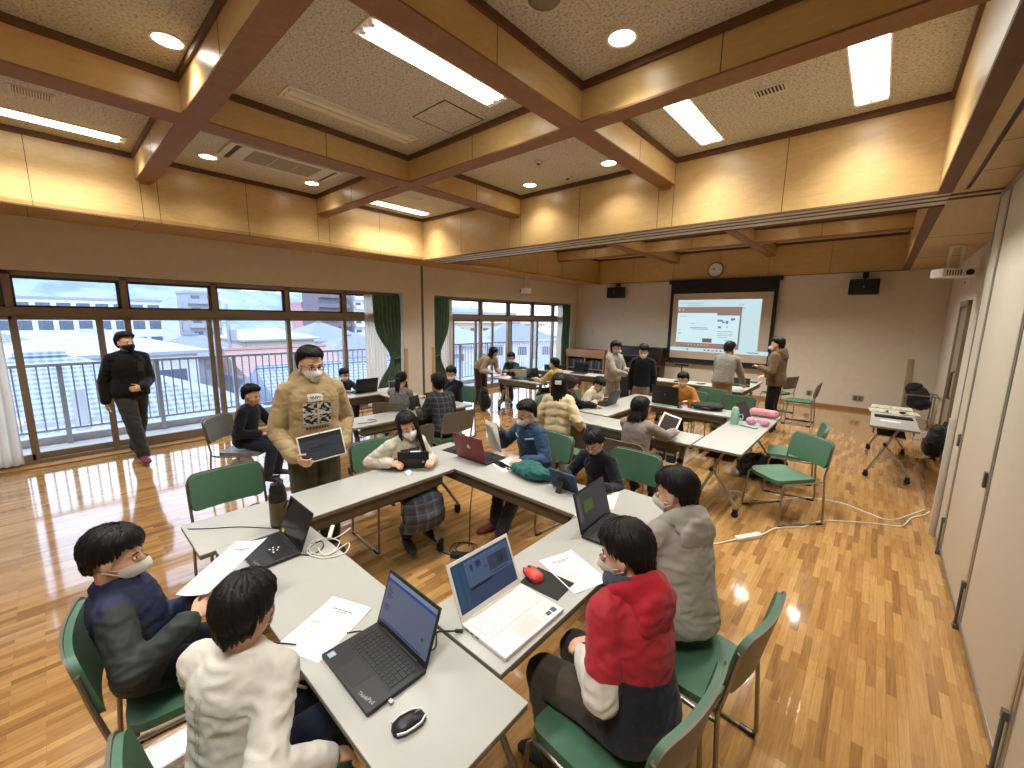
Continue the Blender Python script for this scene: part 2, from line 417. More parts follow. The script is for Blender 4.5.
def curtain(name, label, y0, y1, tie, m, x, folds, z1=2.36, z0=.06, parent=None, side=1, amp=.035):
    P = []; N = folds * 8
    for i in range(26):
        z = z1 + (z0 - z1) * i / 25; r = []
        if tie:
            g = math.exp(-((z - tie) / .42) ** 2); sq = 1 - .58 * g
        else: sq = 1; g = 0
        for k in range(N + 1):
            u = k / N
            y = y0 + (y1 - y0) * u
            anchor = y1 if side > 0 else y0
            y = anchor + (y - anchor) * sq
            a = amp * (1 - .35 * g) * (.7 + .3 * i / 25)
            r.append(V((x + a * math.sin(2 * PI * u * folds + .4 * math.sin(i * .3)) + .012 * noise.noise((u * 9, z * 2, x)), y, z)))
        P.append(r)
    o = MB().grid(P).build(name, m, parent, smooth=True, ang=80)
    if not parent: tag(o, label, 'curtain')
    return o
def sheer_mat():
    t = NT('sheer_cloth'); t.set(Base_Color=lin((222, 214, 200)), Roughness=.9)
    tl = t.node('ShaderNodeBsdfTranslucent'); tl.inputs[0].default_value = lin((226, 216, 200)); mx = t.node('ShaderNodeMixShader'); mx.inputs[0].default_value = .5
    w_ = t.node('ShaderNodeTexWave'); w_.inputs['Scale'].default_value = 30; t.lk(t.coord(), w_.inputs[0]); t.bump(w_.outputs['Fac'], .1, .002)
    t.lk(t.b.outputs[0], mx.inputs[1]); t.lk(tl.outputs[0], mx.inputs[2]); t.lk(mx.outputs[0], t.out.inputs[0]); return t.m
M_sheer = sheer_mat(); M_curt = fabric('green_curtain', (80, 104, 88), .85, .12)
def tie(parent, y, z, x): MB().tube([(x + .045 * math.cos(a), y + .085 * math.sin(a), z + .03 * math.sin(a)) for a in [2 * PI * i / 16 for i in range(17)]], .018, 6).build('tieback', M_curt, parent, smooth=True)
c = curtain('green_curtain', 'green curtain tied back beside the right end of the nearer window', 4.42, 5.06, 1.05, M_curt, -7.70, 7); tie(c, 4.93, 1.05, -7.70)
curtain('sheer_curtain', 'white sheer curtain between the nearer window and its green curtain', 4.27, 4.75, .0, M_sheer, -7.765, 7, amp=.02)
c = curtain('green_curtain', 'narrow green curtain hanging at the left end of the farther window', 5.96, 6.40, 1.05, M_curt, -7.70, 5, side=-1); tie(c, 6.05, 1.05, -7.70)
curtain('sheer_curtain', 'white sheer curtain at the left end of the farther window', 6.18, 6.56, 0, M_sheer, -7.765, 5, amp=.02)
curtain('sheer_curtain', 'white sheer curtain at the right end of the farther window', 10.92, 11.25, 0, M_sheer, -7.765, 5, amp=.02)
c = curtain('green_curtain', 'green curtain at the far corner beside the shelf', 11.10, 11.54, 0, M_curt, -7.70, 5)
curtain('sheer_curtain', 'gathered pale curtain at the left edge of the photo', -1.0, -.36, 0, M_sheer, -7.72, 8, amp=.03)

# ------------------------------------------------------------------ right side: stored partition panels, door
def partition(y0, y1, label, x=.60, t=.075):
    o = thing('partition_panel', label, 'partition', (x, (y0 + y1) / 2, 0), 0, 'sliding partition panels along the right')
    h = (y1 - y0) / 2
    MB().bx(0.006, t, -h + .012, h - .012, .05, 2.98).build('panel_face', M_part, o, bevel=.003)
    fr = MB().bx(0, t, -h, -h + .028, .03, 3.0).bx(0, t, h - .028, h, .03, 3.0).bx(0, t, -h + .02, h - .02, .03, .07).bx(0, t, -h + .02, h - .02, 2.96, 3.0)
    fr.build('edge_frame', M_alu, o, bevel=.003)
    MB().bx(-.012, .002, -h + .05, -h + .085, .95, 1.05).build('latch', M_grey, o, bevel=.004)
    lb = MB().tube([(-.012, -h + .015, .32), (-.012, -h + .015, .03)], .008, 8).bx(-.02, .0, -h + .0, -h + .03, .29, .33).bx(-.022, .01, -h - .005, -h + .035, .0, .03)
    lb.build('drop_bolt', M_grey, o)
    return o
partition(4.86, 5.26, 'narrow end panel of the stored partition, nearest the far wall')
partition(3.70, 4.85, 'stored partition panel next to the narrow end panel')
partition(2.52, 3.69, 'stored partition panel at the right edge of the photo')
partition(1.34, 2.51, 'nearest stored partition panel, cut off at the lower right')
partition(.16, 1.33, 'stored partition panel out of view beside the camera')
pp = MB().bx(.615, .66, 5.27, 5.30, .03, 3.0).bx(.615, .66, 5.32, 5.345, .03, 3.0)
struct('trim_19', pp, M_alu, bevel=.003)
struct('trim_20', MB().bx(.56, .605, 5.275, 5.30, .0, 1.12), M_offw, bevel=.004)
d = struct('door_1', MB().bx(.935, .95, 8.95, 9.68, 0, 2.22), wood_panel('door_wood', (150, 142, 126), (136, 128, 112), (2, 2, 1), .5))
x = MB().bx(.91, .95, 8.88, 8.95, 0, 2.30).bx(.91, .95, 9.68, 9.75, 0, 2.30).bx(.91, .95, 8.88, 9.75, 2.22, 2.30).build('door_frame', M_bronze, d, bevel=.004); x['kind'] = 'structure'
x = MB().tube([(.935, 9.05, .82), (.885, 9.05, .84), (.885, 9.05, 1.22), (.935, 9.05, 1.24)], .02, 10).build('door_handle', M_grey, d, smooth=True); x['kind'] = 'structure'
o = thing('wall_switch', 'pale light switch panel beside the right wall door', 'switch', (.95, 9.83, 1.36))
MB().bx(-.014, 0, -.05, .05, -.08, .08).build('plate', M_offw, o, bevel=.003); MB().bx(-.018, -.012, -.025, .025, -.04, .04).build('rocker', M_white, o, bevel=.002)
o = thing('wall_sensor', 'small white box high on the right wall above the door', 'sensor', (.95, 9.46, 2.58)); MB().bx(-.05, 0, -.04, .04, -.06, .06).build('case', M_white, o, bevel=.01); MB().ball((-.05, 0, 0), .015).build('lens', M_grey, o)

# ------------------------------------------------------------------ ceiling fittings
M_refl = mat('reflector_white', (235, 232, 220), .35, var=.02)
M_unlit = mat('tube_unlit', (226, 222, 208), .3, var=.02)
def troffer(x, y, label, lit=True, L=1.27, Wd=.235):
    o = thing('ceiling_light', label, 'ceiling light', (x, y, ZC), 0, 'twin tube ceiling lights')
    h = L / 2; w_ = Wd / 2
    fr = MB().bx(-w_, -w_ + .012, -h, h, -.012, .004).bx(w_ - .012, w_, -h, h, -.012, .004).bx(-w_, w_, -h, -h + .012, -.012, .004).bx(-w_, w_, h - .012, h, -.012, .004)
    fr.build('frame', M_refl, o)
    rf = MB()
    rf.loft([[V((sx, y_, z)) for sx, z in ((-w_ + .01, -.008), (-.055, .001), (-.004, -.010), (.004, -.010), (.055, .001), (w_ - .01, -.008), (w_ - .01, .003), (-w_ + .01, .003))] for y_ in (-h + .012, h - .012)])
    rf.build('reflector', M_refl, o)
    for s in (-1, 1):
        MB().tube([(s * .055, -h + .06, -.008), (s * .055, h - .06, -.008)], .051 if lit else .016, 14, flat=.28).build('tube', M_lamp if lit else M_unlit, o, smooth=True)
        MB().bx(s * .055 - .02, s * .055 + .02, h - .06, h - .03, -.022, 0).bx(s * .055 - .02, s * .055 + .02, -h + .03, -h + .06, -.022, 0).build('lamp_holder', M_refl, o)
    if lit:
        l = bpy.data.lights.new('tube_light', 'AREA'); l.shape = 'RECTANGLE'; l.size = Wd; l.size_y = L - .05; l.energy = TUBE_W; l.color = (1, .975, .93); l.spread = R(116)
        lo = bpy.data.objects.new('tube_light', l); COL.objects.link(lo); lo.location = (x, y, ZC - .06)
    return o
TUBE_W = 25; DOWN_W = 30
troffer(-6.34, .16, 'lit twin tube ceiling light near the left edge of the photo')
troffer(-2.68, 2.17, 'big lit twin tube ceiling light near the top middle of the photo')
troffer(-3.92, 2.15, 'unlit twin tube ceiling light beside the square hatch', lit=False)
troffer(-1.525, 4.19, 'lit twin tube ceiling light left of the slotted vent')
troffer(-.275, 4.19, 'lit twin tube ceiling light right of the slotted vent')
troffer(-6.40, 4.22, 'small distant lit ceiling light in the far left coffer')
troffer(-2.6, -.25, 'added twin tube ceiling light, unseen behind the camera')  # fitting added out of view to brighten the near room
troffer(-.4, -.25, 'second added twin tube ceiling light, unseen behind the camera')  # another unseen fitting, added for its light
def downlight(x, y, label, r=.068, power=None, group='round downlights in the ceiling'):
    o = thing('downlight', label, 'downlight', (x, y, ZC), 0, group)
    MB().lathe([(r, .002), (r + .018, .002), (r + .02, -.004), (r + .014, -.010), (r, -.008)], 28, cap=False).build('trim_ring', M_refl, o, smooth=True)
    MB().lathe([(0.001, -.006), (r * .6, -.0055), (r, -.003), (r, .001), (.001, .001)], 28).build('lens', M_down, o, smooth=True)
    l = bpy.data.lights.new('downlight_beam', 'SPOT'); l.energy = power or DOWN_W; l.spot_size = R(125); l.spot_blend = .8; l.shadow_soft_size = .06; l.color = (1, .955, .88)
    lo = bpy.data.objects.new('downlight_beam', l); COL.objects.link(lo); lo.location = (x, y, ZC - .03)
downlight(-3.86, .765, 'round downlight nearest the top left corner of the photo', .085)
downlight(-1.495, 2.73, 'round downlight at the top, right of the big central beam', .085)
downlight(-6.20, 1.50, 'round downlight left of the square air conditioner grille', .085)
downlight(-6.24, 2.72, 'round downlight right of the square air conditioner grille', .085)
downlight(-2.64, 4.66, 'right one of two small downlights by the smoke detectors', .085)
downlight(-3.89, 4.71, 'left one of two small downlights by the smoke detectors', .085)
for x, y in ((-5.7, 9.15), (-3.9, 9.15), (-2.7, 9.15), (-1.55, 9.15), (-.6, 9.15)):
    downlight(x, y, 'round downlight of the far coffer, hidden above the header beam', power=150, group='far coffer downlights')
for x, y in ((-5.7, 7.0), (-3.3, 7.0), (-1.1, 7.0)):
    downlight(x, y, 'round downlight of the far coffer, hidden above the header beam', power=200, group='far coffer downlights')
# air conditioner cassette
o = thing('air_conditioner', 'ceiling air conditioner cassette with square grille and black slots', 'air conditioner', (-5.70, 2.15, ZC))
MB().bx(-.29, .29, -.62, .62, -.03, 0).build('panel', M_offw, o, bevel=.008)
MB().bx(-.21, .21, -.38, .38, -.036, -.028).build('grille', mat('grille_mesh', (150, 140, 116), .7, bump=.4, bs=260), o, bevel=.003)
MB().bx(-.25, .25, -.56, -.50, -.034, -.028).build('air_slot', M_black, o); MB().bx(-.25, .25, .53, .56, -.034, -.028).build('air_slot', M_black, o)
MB().bx(-.25, .25, -.515, -.508, -.04, -.03).bx(-.2, .2, -.13, -.125, -.038, -.034).bx(-.2, .2, .125, .13, -.038, -.034).build('louver', M_offw, o)
def vent(x, y, sx, sy, label, nslat, along='y', dark=True):
    o = thing('ceiling_vent', label, 'vent', (x, y, ZC), 0, 'ceiling vents')
    MB().bx(-sx / 2, sx / 2, -sy / 2, sy / 2, -.008, .002).build('frame', M_offw, o, bevel=.003)
    MB().bx(-sx / 2 + .02, sx / 2 - .02, -sy / 2 + .02, sy / 2 - .02, -.0095, -.007).build('backing', M_blackm if dark else mat('vent_grey', (120, 108, 84), .7), o)
    s = MB()
    for i in range(nslat):
        u = (i + .5) / nslat
        if along == 'y': s.bx(-sx / 2 + .02, sx / 2 - .02, -sy / 2 + .02 + u * (sy - .04) - .004, -sy / 2 + .02 + u * (sy - .04) + .004, -.013, -.008)
        else: s.bx(-sx / 2 + .02 + u * (sx - .04) - .005, -sx / 2 + .02 + u * (sx - .04) + .005, -sy / 2 + .02, sy / 2 - .02, -.013, -.008)
    s.build('slat', M_offw, o)
vent(-.885, 4.06, .24, .14, 'slotted ceiling vent between two lit ceiling lights', 8, 'x')
vent(-5.65, .14, .20, .27, 'small ceiling vent in the left coffer by the long lit tube', 14, 'y', False)
vent(-5.70, 4.11, .18, .22, 'tiny ceiling vent in the far left coffer', 12, 'y', False)
o = thing('access_hatch', 'square access hatch in the ceiling beside the unlit light', 'hatch', (-3.245, 2.71, ZC))
MB().bx(-.225, .225, -.225, .225, -.004, .002).build('hatch_panel', M_ceil, o)
e = MB()
for s in (-1, 1): e.bx(s * .228 - .004, s * .228 + .004, -.232, .232, -.006, .001).bx(-.232, .232, s * .228 - .004, s * .228 + .004, -.006, .001)
e.build('hatch_edge', mat('hatch_edge', (96, 84, 64), .7), o)
o = thing('ceiling_speaker', 'round grey ceiling speaker at the top edge of the photo', 'speaker', (-1.68, 2.13, ZC))
MB().lathe([(.001, -.012), (.08, -.010), (.095, -.004), (.1, .002), (.001, .002)], 28).build('speaker_grille', mat('speaker_grille', (128, 120, 100), .7, bump=.5, bs=300), o, smooth=True)
MB().lathe([(.096, -.006), (.112, -.004), (.112, .002), (.096, .002)], 28, cap=False).build('speaker_rim', M_offw, o, smooth=True)
for x, y, lab, r in ((-3.27, 4.11, 'flat white smoke detector, the left one by the small downlights', .05), (-3.30, 4.77, 'darker domed smoke detector close to the header panel', .055)):
    o = thing('smoke_detector', lab, 'smoke detector', (x, y, ZC))
    MB().lathe([(.001, -.022), (r * .5, -.02), (r, -.006), (r, .002), (.001, .002)], 20).build('detector_base', M_offw, o, smooth=True)
    MB().lathe([(.001, -.038), (r * .35, -.034), (r * .42, -.018), (.001, -.018)], 16).build('detector_head', M_grey, o, smooth=True)

# ------------------------------------------------------------------ far wall and hanging equipment
def wall_speaker(x, z, label):
    o = thing('wall_speaker', label, 'speaker', (x, YE, z), 0, 'black loudspeakers on the far wall')
    MB().bx(-.25, .25, -.30, -.06, -.16, .16).build('cabinet', M_black, o, bevel=.015)
    MB().bx(-.235, .235, -.31, -.298, -.145, .145).build('grille', M_blackm, o, bevel=.006)
    MB().tube([(0, -.18, .15), (0, -.18, .24), (0, -.02, .27)], .02, 8).bx(-.05, .05, -.02, 0, .2, .32).build('bracket', M_black, o)
    MB().ball((0, -.312, .0), (.012, .004, .012)).build('badge', M_alu, o)
wall_speaker(-6.16, 2.74, 'black loudspeaker high on the far wall left of the screen')
wall_speaker(-.36, 2.70, 'black loudspeaker high on the far wall right of the screen')
o = thing('wall_clock', 'round white wall clock on the wooden panel above the screen', 'clock', (-3.40, YE - .042, 3.26))
MB().lathe([(.001, 0), (.19, 0), (.195, .02), (.185, .035), (.17, .03), (.17, .02), (.001, .02)], 36, Matrix.Rotation(R(90), 4, 'X')).build('case', M_grey, o, smooth=True)
MB().lathe([(.001, .021), (.168, .021), (.168, .026), (.001, .026)], 36, Matrix.Rotation(R(90), 4, 'X')).build('dial', M_white, o)
h = MB()
for i in range(12):
    a = 2 * PI * i / 12; h.bar((.135 * math.sin(a), -.028, .135 * math.cos(a)), (.155 * math.sin(a), -.028, .155 * math.cos(a)), .012, .003, (0, 1, 0))
h.build('hour_marks', M_black, o)
h = MB()
for ang, L, w_ in ((305, .09, .012), (275, .13, .008)):
    a = R(ang); h.bar((0, -.031, 0), (L * math.sin(a), -.031, L * math.cos(a)), w_, .003, (0, 1, 0))
h.build('hands', M_black, o)
for x, z, lab, n_ in ((-1.08, .285, 'small wall outlet right of the brown jacket man', 1), (-.19, .285, 'double wall outlet low on the far wall near the side table', 2)):
    o = thing('wall_outlet', lab, 'outlet', (x, YE, z))
    MB().bx(-.04 * n_ - .015, .04 * n_ + .015, -.012, 0, -.06, .06).build('plate', M_alu, o, bevel=.003)
    for k in range(n_): MB().bx(-.04 * n_ + .08 * k + .015, -.04 * n_ + .08 * k + .065, -.015, -.01, -.04, .04).build('socket', M_grey, o, bevel=.002)
o = thing('wall_plate', 'pale blank plate on the far wall above the shelf', 'wall plate', (-7.1, YE, 1.5)); MB().bx(-.12, .12, -.015, 0, -.12, .12).build('cover', M_offw, o, bevel=.004); MB().bx(-.1, .1, -.018, -.012, .09, .1).build('lip', M_wall, o)
def projector(x, y, rz, label):
    o = thing('ceiling_projector', label, 'projector', (x, y, ZS), rz, 'white projectors hanging from the ceiling edge')
    MB().lathe([(.001, 0), (.09, 0), (.09, -.012), (.001, -.012)], 20).build('ceiling_plate', M_offw, o, smooth=True)
    for s in (-1, 1): MB().tube([(s * .07, 0, -.01), (s * .07, 0, -.30), (s * .11, .0, -.33)], .016, 8).build('hanger_pole', M_white, o, smooth=True)
    MB().bx(-.19, .19, -.14, .14, -.43, -.31).build('body', M_white, o, bevel=.02)
    MB().tube([(.10, -.14, -.37), (.10, -.165, -.37)], .04, 16).build('lens', M_black, o, smooth=True)
    v_ = MB()
    for i in range(6): v_.bx(-.15 + i * .03, -.135 + i * .03, -.1425, -.138, -.41, -.34)
    v_.build('vent_slots', M_grey, o)
projector(.68, 8.62, R(25), 'white projector hanging at the right by the partition')
projector(-7.28, 8.74, R(-50), 'white projector hanging above the farther window')
# projection screen
def screen_pic():
    t = NT('projected_picture'); t.set(Base_Color=lin((206, 198, 182)), Roughness=.85); return t.m
SX0, SX1 = -4.50, -1.92
o = thing('projection_screen', 'wide pull-down projection screen showing a computer desktop on the far wall', 'projection screen', (0, YE - .10, 0))
MB().bx(SX0, SX1, -.012, 0, .78, 2.95).build('black_border', M_blackm, o)
MB().bx(SX0 + .09, SX1 - .09, -.016, -.011, .90, 2.66).build('screen_cloth', mat('screen_cloth', (196, 186, 172), .9, var=.015), o)
MB().tube([(SX0 - .04, -.01, .775), (SX1 + .04, -.01, .775)], .025, 10).build('bottom_bar', M_black, o, smooth=True)
MB().bx(SX0 - .06, SX1 + .06, -.05, .08, 2.93, 3.02).build('housing', M_blackm, o, bevel=.01)
def scr(name, col, s, rects, y):
    q = MB()
    for x0, x1, z0, z1 in rects: q.bx(x0, x1, y - .0012, y, z0, z1)
    return q.build(name, emis('screen_' + name, col, s), o)
scr('desktop_strip', (196, 220, 226), .78, [(-2.72, -2.24, 1.14, 2.49), (-4.40, -1.99, 1.10, 1.20), (-4.27, -2.24, 2.30, 2.49)], -.016)
scr('meeting_bar', (160, 136, 124), .6, [(-4.27, -2.66, 1.21, 2.30)], -.0172)
scr('shared_slide', (198, 224, 230), .84, [(-4.26, -3.24, 1.34, 2.14), (-3.25, -2.70, 1.34, 2.08)], -.0184)
scr('speaker_tag', (138, 112, 102), .5, [(-3.56, -3.32, 1.36, 1.47), (-2.90, -2.80, 1.97, 2.01)], -.0196)
scr('red_button', (222, 110, 96), .6, [(-3.33, -3.22, 1.27, 1.31)], -.0184)
scr('controls', (214, 198, 186), .6, [(-3.93 + .085 * i, -3.895 + .085 * i, 1.275, 1.305) for i in range(7)] + [(-4.25, -4.20, 2.20, 2.26), (-4.14, -4.10, 2.2, 2.25)], -.0184)
scr('text_lines', (140, 160, 176), .45, [(-3.9, -3.78, 1.86, 1.872), (-3.9, -3.45, 1.74, 1.756), (-3.85, -3.43, 1.705, 1.717), (-3.2, -2.85, 1.66, 1.67), (-3.2, -2.82, 1.60, 1.61), (-3.2, -2.84, 1.555, 1.565), (-3.18, -2.95, 1.50, 1.51), (-3.0, -2.83, 1.43, 1.44), (-4.2, -4.0, 2.05, 2.06), (-4.22, -4.14, 1.68, 1.69), (-4.22, -4.14, 1.58, 1.6), (-4.22, -4.16, 1.45, 1.46), (-4.22, -3.6, 2.40, 2.41), (-4.0, -3.6, 2.34, 2.35), (-2.75, -2.62, 2.36, 2.37), (-2.72, -2.6, 2.26, 2.275), (-4.1, -3.3, 2.235, 2.245)], -.0196)
scr('icons_purple', (150, 130, 214), .6, [(-3.22, -3.08, 1.92, 1.97), (-3.10, -3.04, 1.88, 1.92), (-2.88, -2.84, 1.94, 1.98)], -.0196)
scr('icons_olive', (150, 150, 70), .5, [(-3.02, -2.955, 1.87, 1.94), (-2.99, -2.96, 1.77, 1.79), (-3.19, -3.12, 1.75, 1.80)], -.0196)
scr('taskbar_icons', (120, 140, 160), .5, [(-3.95, -3.91, 1.13, 1.17)] + [(-3.5 + .1 * i, -3.45 + .1 * i, 1.13, 1.17) for i in range(6)] + [(-2.45, -2.2, 1.14, 1.16)], -.0175)
o.location.y = YE - .10
# ------------------------------------------------------------------ folding tables
M_top = mat('table_laminate', (172, 171, 164), .38, var=.02, vs=12)
M_edge = mat('table_edge', (128, 120, 106), .5, var=.05)
ZT = .70
def make_table(L, label, Wd=.45, shelf=True):
    o = thing('folding_table', label, 'table', group='grey topped folding tables on casters')
    h = L / 2; w_ = Wd / 2
    MB().bx(-h, h, -w_, w_, ZT - .008, ZT).build('table_top', M_top, o, bevel=.003)
    MB().bx(-h + .001, h - .001, -w_ + .001, w_ - .001, ZT - .028, ZT - .007).build('edge_band', M_edge, o, bevel=.003)
    b = MB().bx(-h + .10, h - .10, -w_ + .035, -w_ + .05, ZT - .115, ZT - .027).bx(-h + .10, h - .10, w_ - .05, w_ - .035, ZT - .085, ZT - .027)
    b.build('side_beam', M_skirt, o, bevel=.003)
    if shelf: MB().bx(-h + .16, h - .16, -w_ + .08, w_ - .10, ZT - .15, ZT - .138).build('under_shelf', M_skirt, o, bevel=.003)
    for s in (-1, 1):
        x = s * (h - .14)
        lg = MB().bar((x, .05, ZT - .03), (x, -w_ + .035, .085), .026, .055, (1, 0, 0))
        lg.bx(x - .03, x + .03, -.10, .14, ZT - .045, ZT - .027)
        lo = lg.build('leg', M_steelp, o, bevel=.006)
        MB().tube([(x, -.055, .45), (x, .06, .30), (x, w_ - .055, .14), (x, w_ - .03, .105), (x, w_ - .03, .075)], .014, 10).build('leg_brace', M_steelp, lo, smooth=True)
        MB().tube([(x - .03, -.055, .45), (x + .03, -.055, .45)], .022, 12).build('hinge_joint', M_black, lo, smooth=True)
        for y in (-w_ + .03, w_ - .03):
            c = MB().tube([(x - .012, y, .032), (x + .012, y, .032)], .031, 16)
            c.bx(x - .02, x + .02, y - .022, y + .022, .045, .088).bx(x - .02, x - .013, y - .015, y + .015, .03, .06).bx(x + .013, x + .02, y - .015, y + .015, .03, .06)
            c.build('caster', M_rubber, lo)
    return o
T18 = make_table(1.8, 'x'); T12 = make_table(1.2, 'x'); T21 = make_table(2.12, 'x'); T17 = make_table(1.73, 'x')
used = set()
def table(src, x, y, rz, label):
    k = id(src)
    if src.name not in used:
        used.add(src.name); o = src; o.location = (x, y, 0); o.rotation_euler = (0, 0, rz); o['label'] = label
    else: o = dup(src, label, (x, y, 0), rz)
    return o
H90 = PI / 2
table(T18, -1.62, .695, 0, 'folding table at the very front with the black laptop and small mouse')
table(T18, -1.085, 1.835, -H90, 'folding table under the white laptop and red mouse')
table(T17, -2.735, 1.265, H90, 'folding table at the left with the black drink flask')
table(T18, -2.205, 2.355, 0, 'folding table under the red laptop and teal bag')
table(T18, -2.205, 4.445, 0, 'folding table behind the cream puffer jacket girl, white tablet on it')
table(T21, -1.065, 5.30, -H90, 'folding table with the mint bottle and pink pencil case')
table(T12, -1.915, 6.065, 0, 'short folding table with the black flat bag and large black laptop')
table(T18, -2.745, 5.63, -H90, 'folding table where the white shirted child leans on a dark laptop')
table(T18, -4.485, 3.06, H90, 'empty folding table in the middle left, in front of the plaid shirt')
table(T18, -6.125, 3.07, H90, 'folding table by the nearer window with a black laptop')
table(T12, -5.28, 3.655, 0, 'short folding table with the silver laptop before the pier')
table(T12, -5.36, 6.375, 0, 'short folding table in the far left group with two laptops')
table(T18, -5.35, 8.05, 0, 'folding table farthest left beside the far curtain')
table(T18, -3.05, 8.56, 0, 'folding table below the left half of the screen')
table(T18, -1.92, 8.95, H90, 'folding table below the right half of the screen')
table(T18, .27, 7.56, -H90, 'folding table with magazines and a black keyboard at the right')

# ------------------------------------------------------------------ stacking chairs
M_green = mat('green_seat_vinyl', (124, 174, 148), .5, var=.05, vs=20, bump=.12, bs=420)
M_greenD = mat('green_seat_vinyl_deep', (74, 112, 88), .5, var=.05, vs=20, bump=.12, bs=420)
M_shell = mat('chair_back_shell', (104, 98, 86), .45, var=.05, bump=.08, bs=300)
def make_chair():
    o = thing('stacking_chair', 'x', 'chair', group='green stacking chairs')
    # seat
    P = []; nx, ny = 9, 9
    def sz(u, v): return .43 + .010 * (u * u) - .018 * max(0, (v - .75)) * 4 * max(0, v - .75) * 4 * .6 - .012 * (1 - abs(2 * v - 1)) * (1 - u * u)
    top = []; bot = []
    for i in range(ny + 1):
        v = i / ny; a = []; b_ = []
        for j in range(nx + 1):
            u = -1 + 2 * j / nx
            wx = .215 * (1 - .05 * (1 - v)); rx = wx * u
            y = -.20 + .42 * v
            cx = 1 - .06 * (max(0, abs(u) - .8) / .2) ** 2
            vv = 2 * v - 1; sq = 1 - .10 * (abs(u) ** 7) * (abs(vv) ** 7); rx *= sq; y = .01 + (y - .01) * sq
            a.append(V((rx, y, sz(u, v) + .012))); b_.append(V((rx, y, sz(u, v) - .022)))
        top.append(a); bot.append(b_)
    mb = MB(); mb.grid(top); mb.grid([list(reversed(r)) for r in bot])
    def rim(t): return t[0] + [r[-1] for r in t[1:-1]] + list(reversed(t[-1])) + [r[0] for r in reversed(t[1:-1])]
    mb.grid([rim(top), rim(bot)], closed=True)
    s_ = mb.build('seat', M_green, o); 
    bm = bmesh.new(); bm.from_mesh(s_.data); bmesh.ops.remove_doubles(bm, verts=bm.verts, dist=1e-4); bmesh.ops.recalc_face_normals(bm, faces=bm.faces); bm.to_mesh(s_.data); bm.free()
    s_.data.polygons.foreach_set('use_smooth', [True] * len(s_.data.polygons)); s_.data.set_sharp_from_angle(angle=R(50))
    # backrest pad and shell
    def back(off, th, grow, name, m):
        fr, bk = [], []
        N = 20; K = 14
        for i in range(K + 1):
            v = .5 - .5 * math.cos(PI * i / K); a, b_ = [], []
            for j in range(N + 1):
                u = -1 + 2 * j / N
                hw = .232 + grow; hh = .125 + grow; rad = .055
                z = (v - .5) * 2 * hh; x = u * hw
                # rounded corners
                if abs(z) > hh - rad:
                    q = abs(z) - (hh - rad); lim = hw - rad + math.sqrt(max(1e-6, rad * rad - q * q)); x = u * lim
                yb = -.225 - (z + .13) * .20 - .030 * (1 - (x / .23) ** 2) - off
                a.append(V((x, yb, .685 + z))); b_.append(V((x, yb - th, .685 + z)))
            fr.append(a); bk.append(b_)
        q = MB(); q.grid(fr); q.grid([list(reversed(r)) for r in bk]); q.grid([rim(fr), rim(bk)], closed=True)
        ob = q.build(name, m, o)
        bm = bmesh.new(); bm.from_mesh(ob.data); bmesh.ops.remove_doubles(bm, verts=bm.verts, dist=1e-4); bmesh.ops.recalc_face_normals(bm, faces=bm.faces); bm.to_mesh(ob.data); bm.free()
        ob.data.polygons.foreach_set('use_smooth', [True] * len(ob.data.polygons)); ob.data.set_sharp_from_angle(angle=R(50))
        return ob
    b = back(0, .022, -.002, 'backrest', M_green)
    back(.021, .010, .006, 'back_shell', M_shell)
    fr = MB()
    for s in (-1, 1):
        fr.tube([(s * .236, -.285, .76), (s * .236, -.262, .62), (s * .234, -.232, .47), (s * .240, -.238, .38), (s * .248, -.262, .04), (s * .248, -.25, .016), (s * .248, -.22, .010), (s * .248, .18, .010), (s * .247, .212, .018), (s * .246, .222, .05), (s * .226, .195, .385), (s * .222, .175, .408), (s * .218, .13, .412), (s * .222, -.18, .412), (s * .233, -.232, .43)], .0095, 8)
    fr.tube([(-.22, -.17, .405), (.22, -.17, .405)], .008, 8).tube([(-.222, .15, .402), (.222, .15, .402)], .008, 8)
    fr.build('frame', M_chrome, o, smooth=True)
    for s in (-1, 1):
        for y in (-.225, .18):
            MB().bx(s * .248 - .013, s * .248 + .013, y - .035, y + .035, 0, .018).build('foot_cap', M_rubber, o, bevel=.003)
    return o
CH = make_chair(); _first = [True]
CHAIRS = []
def chair(x, y, rz, label, deep=False):
    if _first[0]:
        _first[0] = False; o = CH; o.location = (x, y, 0); o.rotation_euler = (0, 0, rz); o['label'] = label
    else: o = dup(CH, label, (x, y, 0), rz)
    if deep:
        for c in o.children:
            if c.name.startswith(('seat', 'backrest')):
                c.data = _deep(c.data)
    return o
_dm = {}
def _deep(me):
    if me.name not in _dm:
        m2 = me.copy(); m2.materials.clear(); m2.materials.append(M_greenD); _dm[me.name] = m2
    return _dm[me.name]
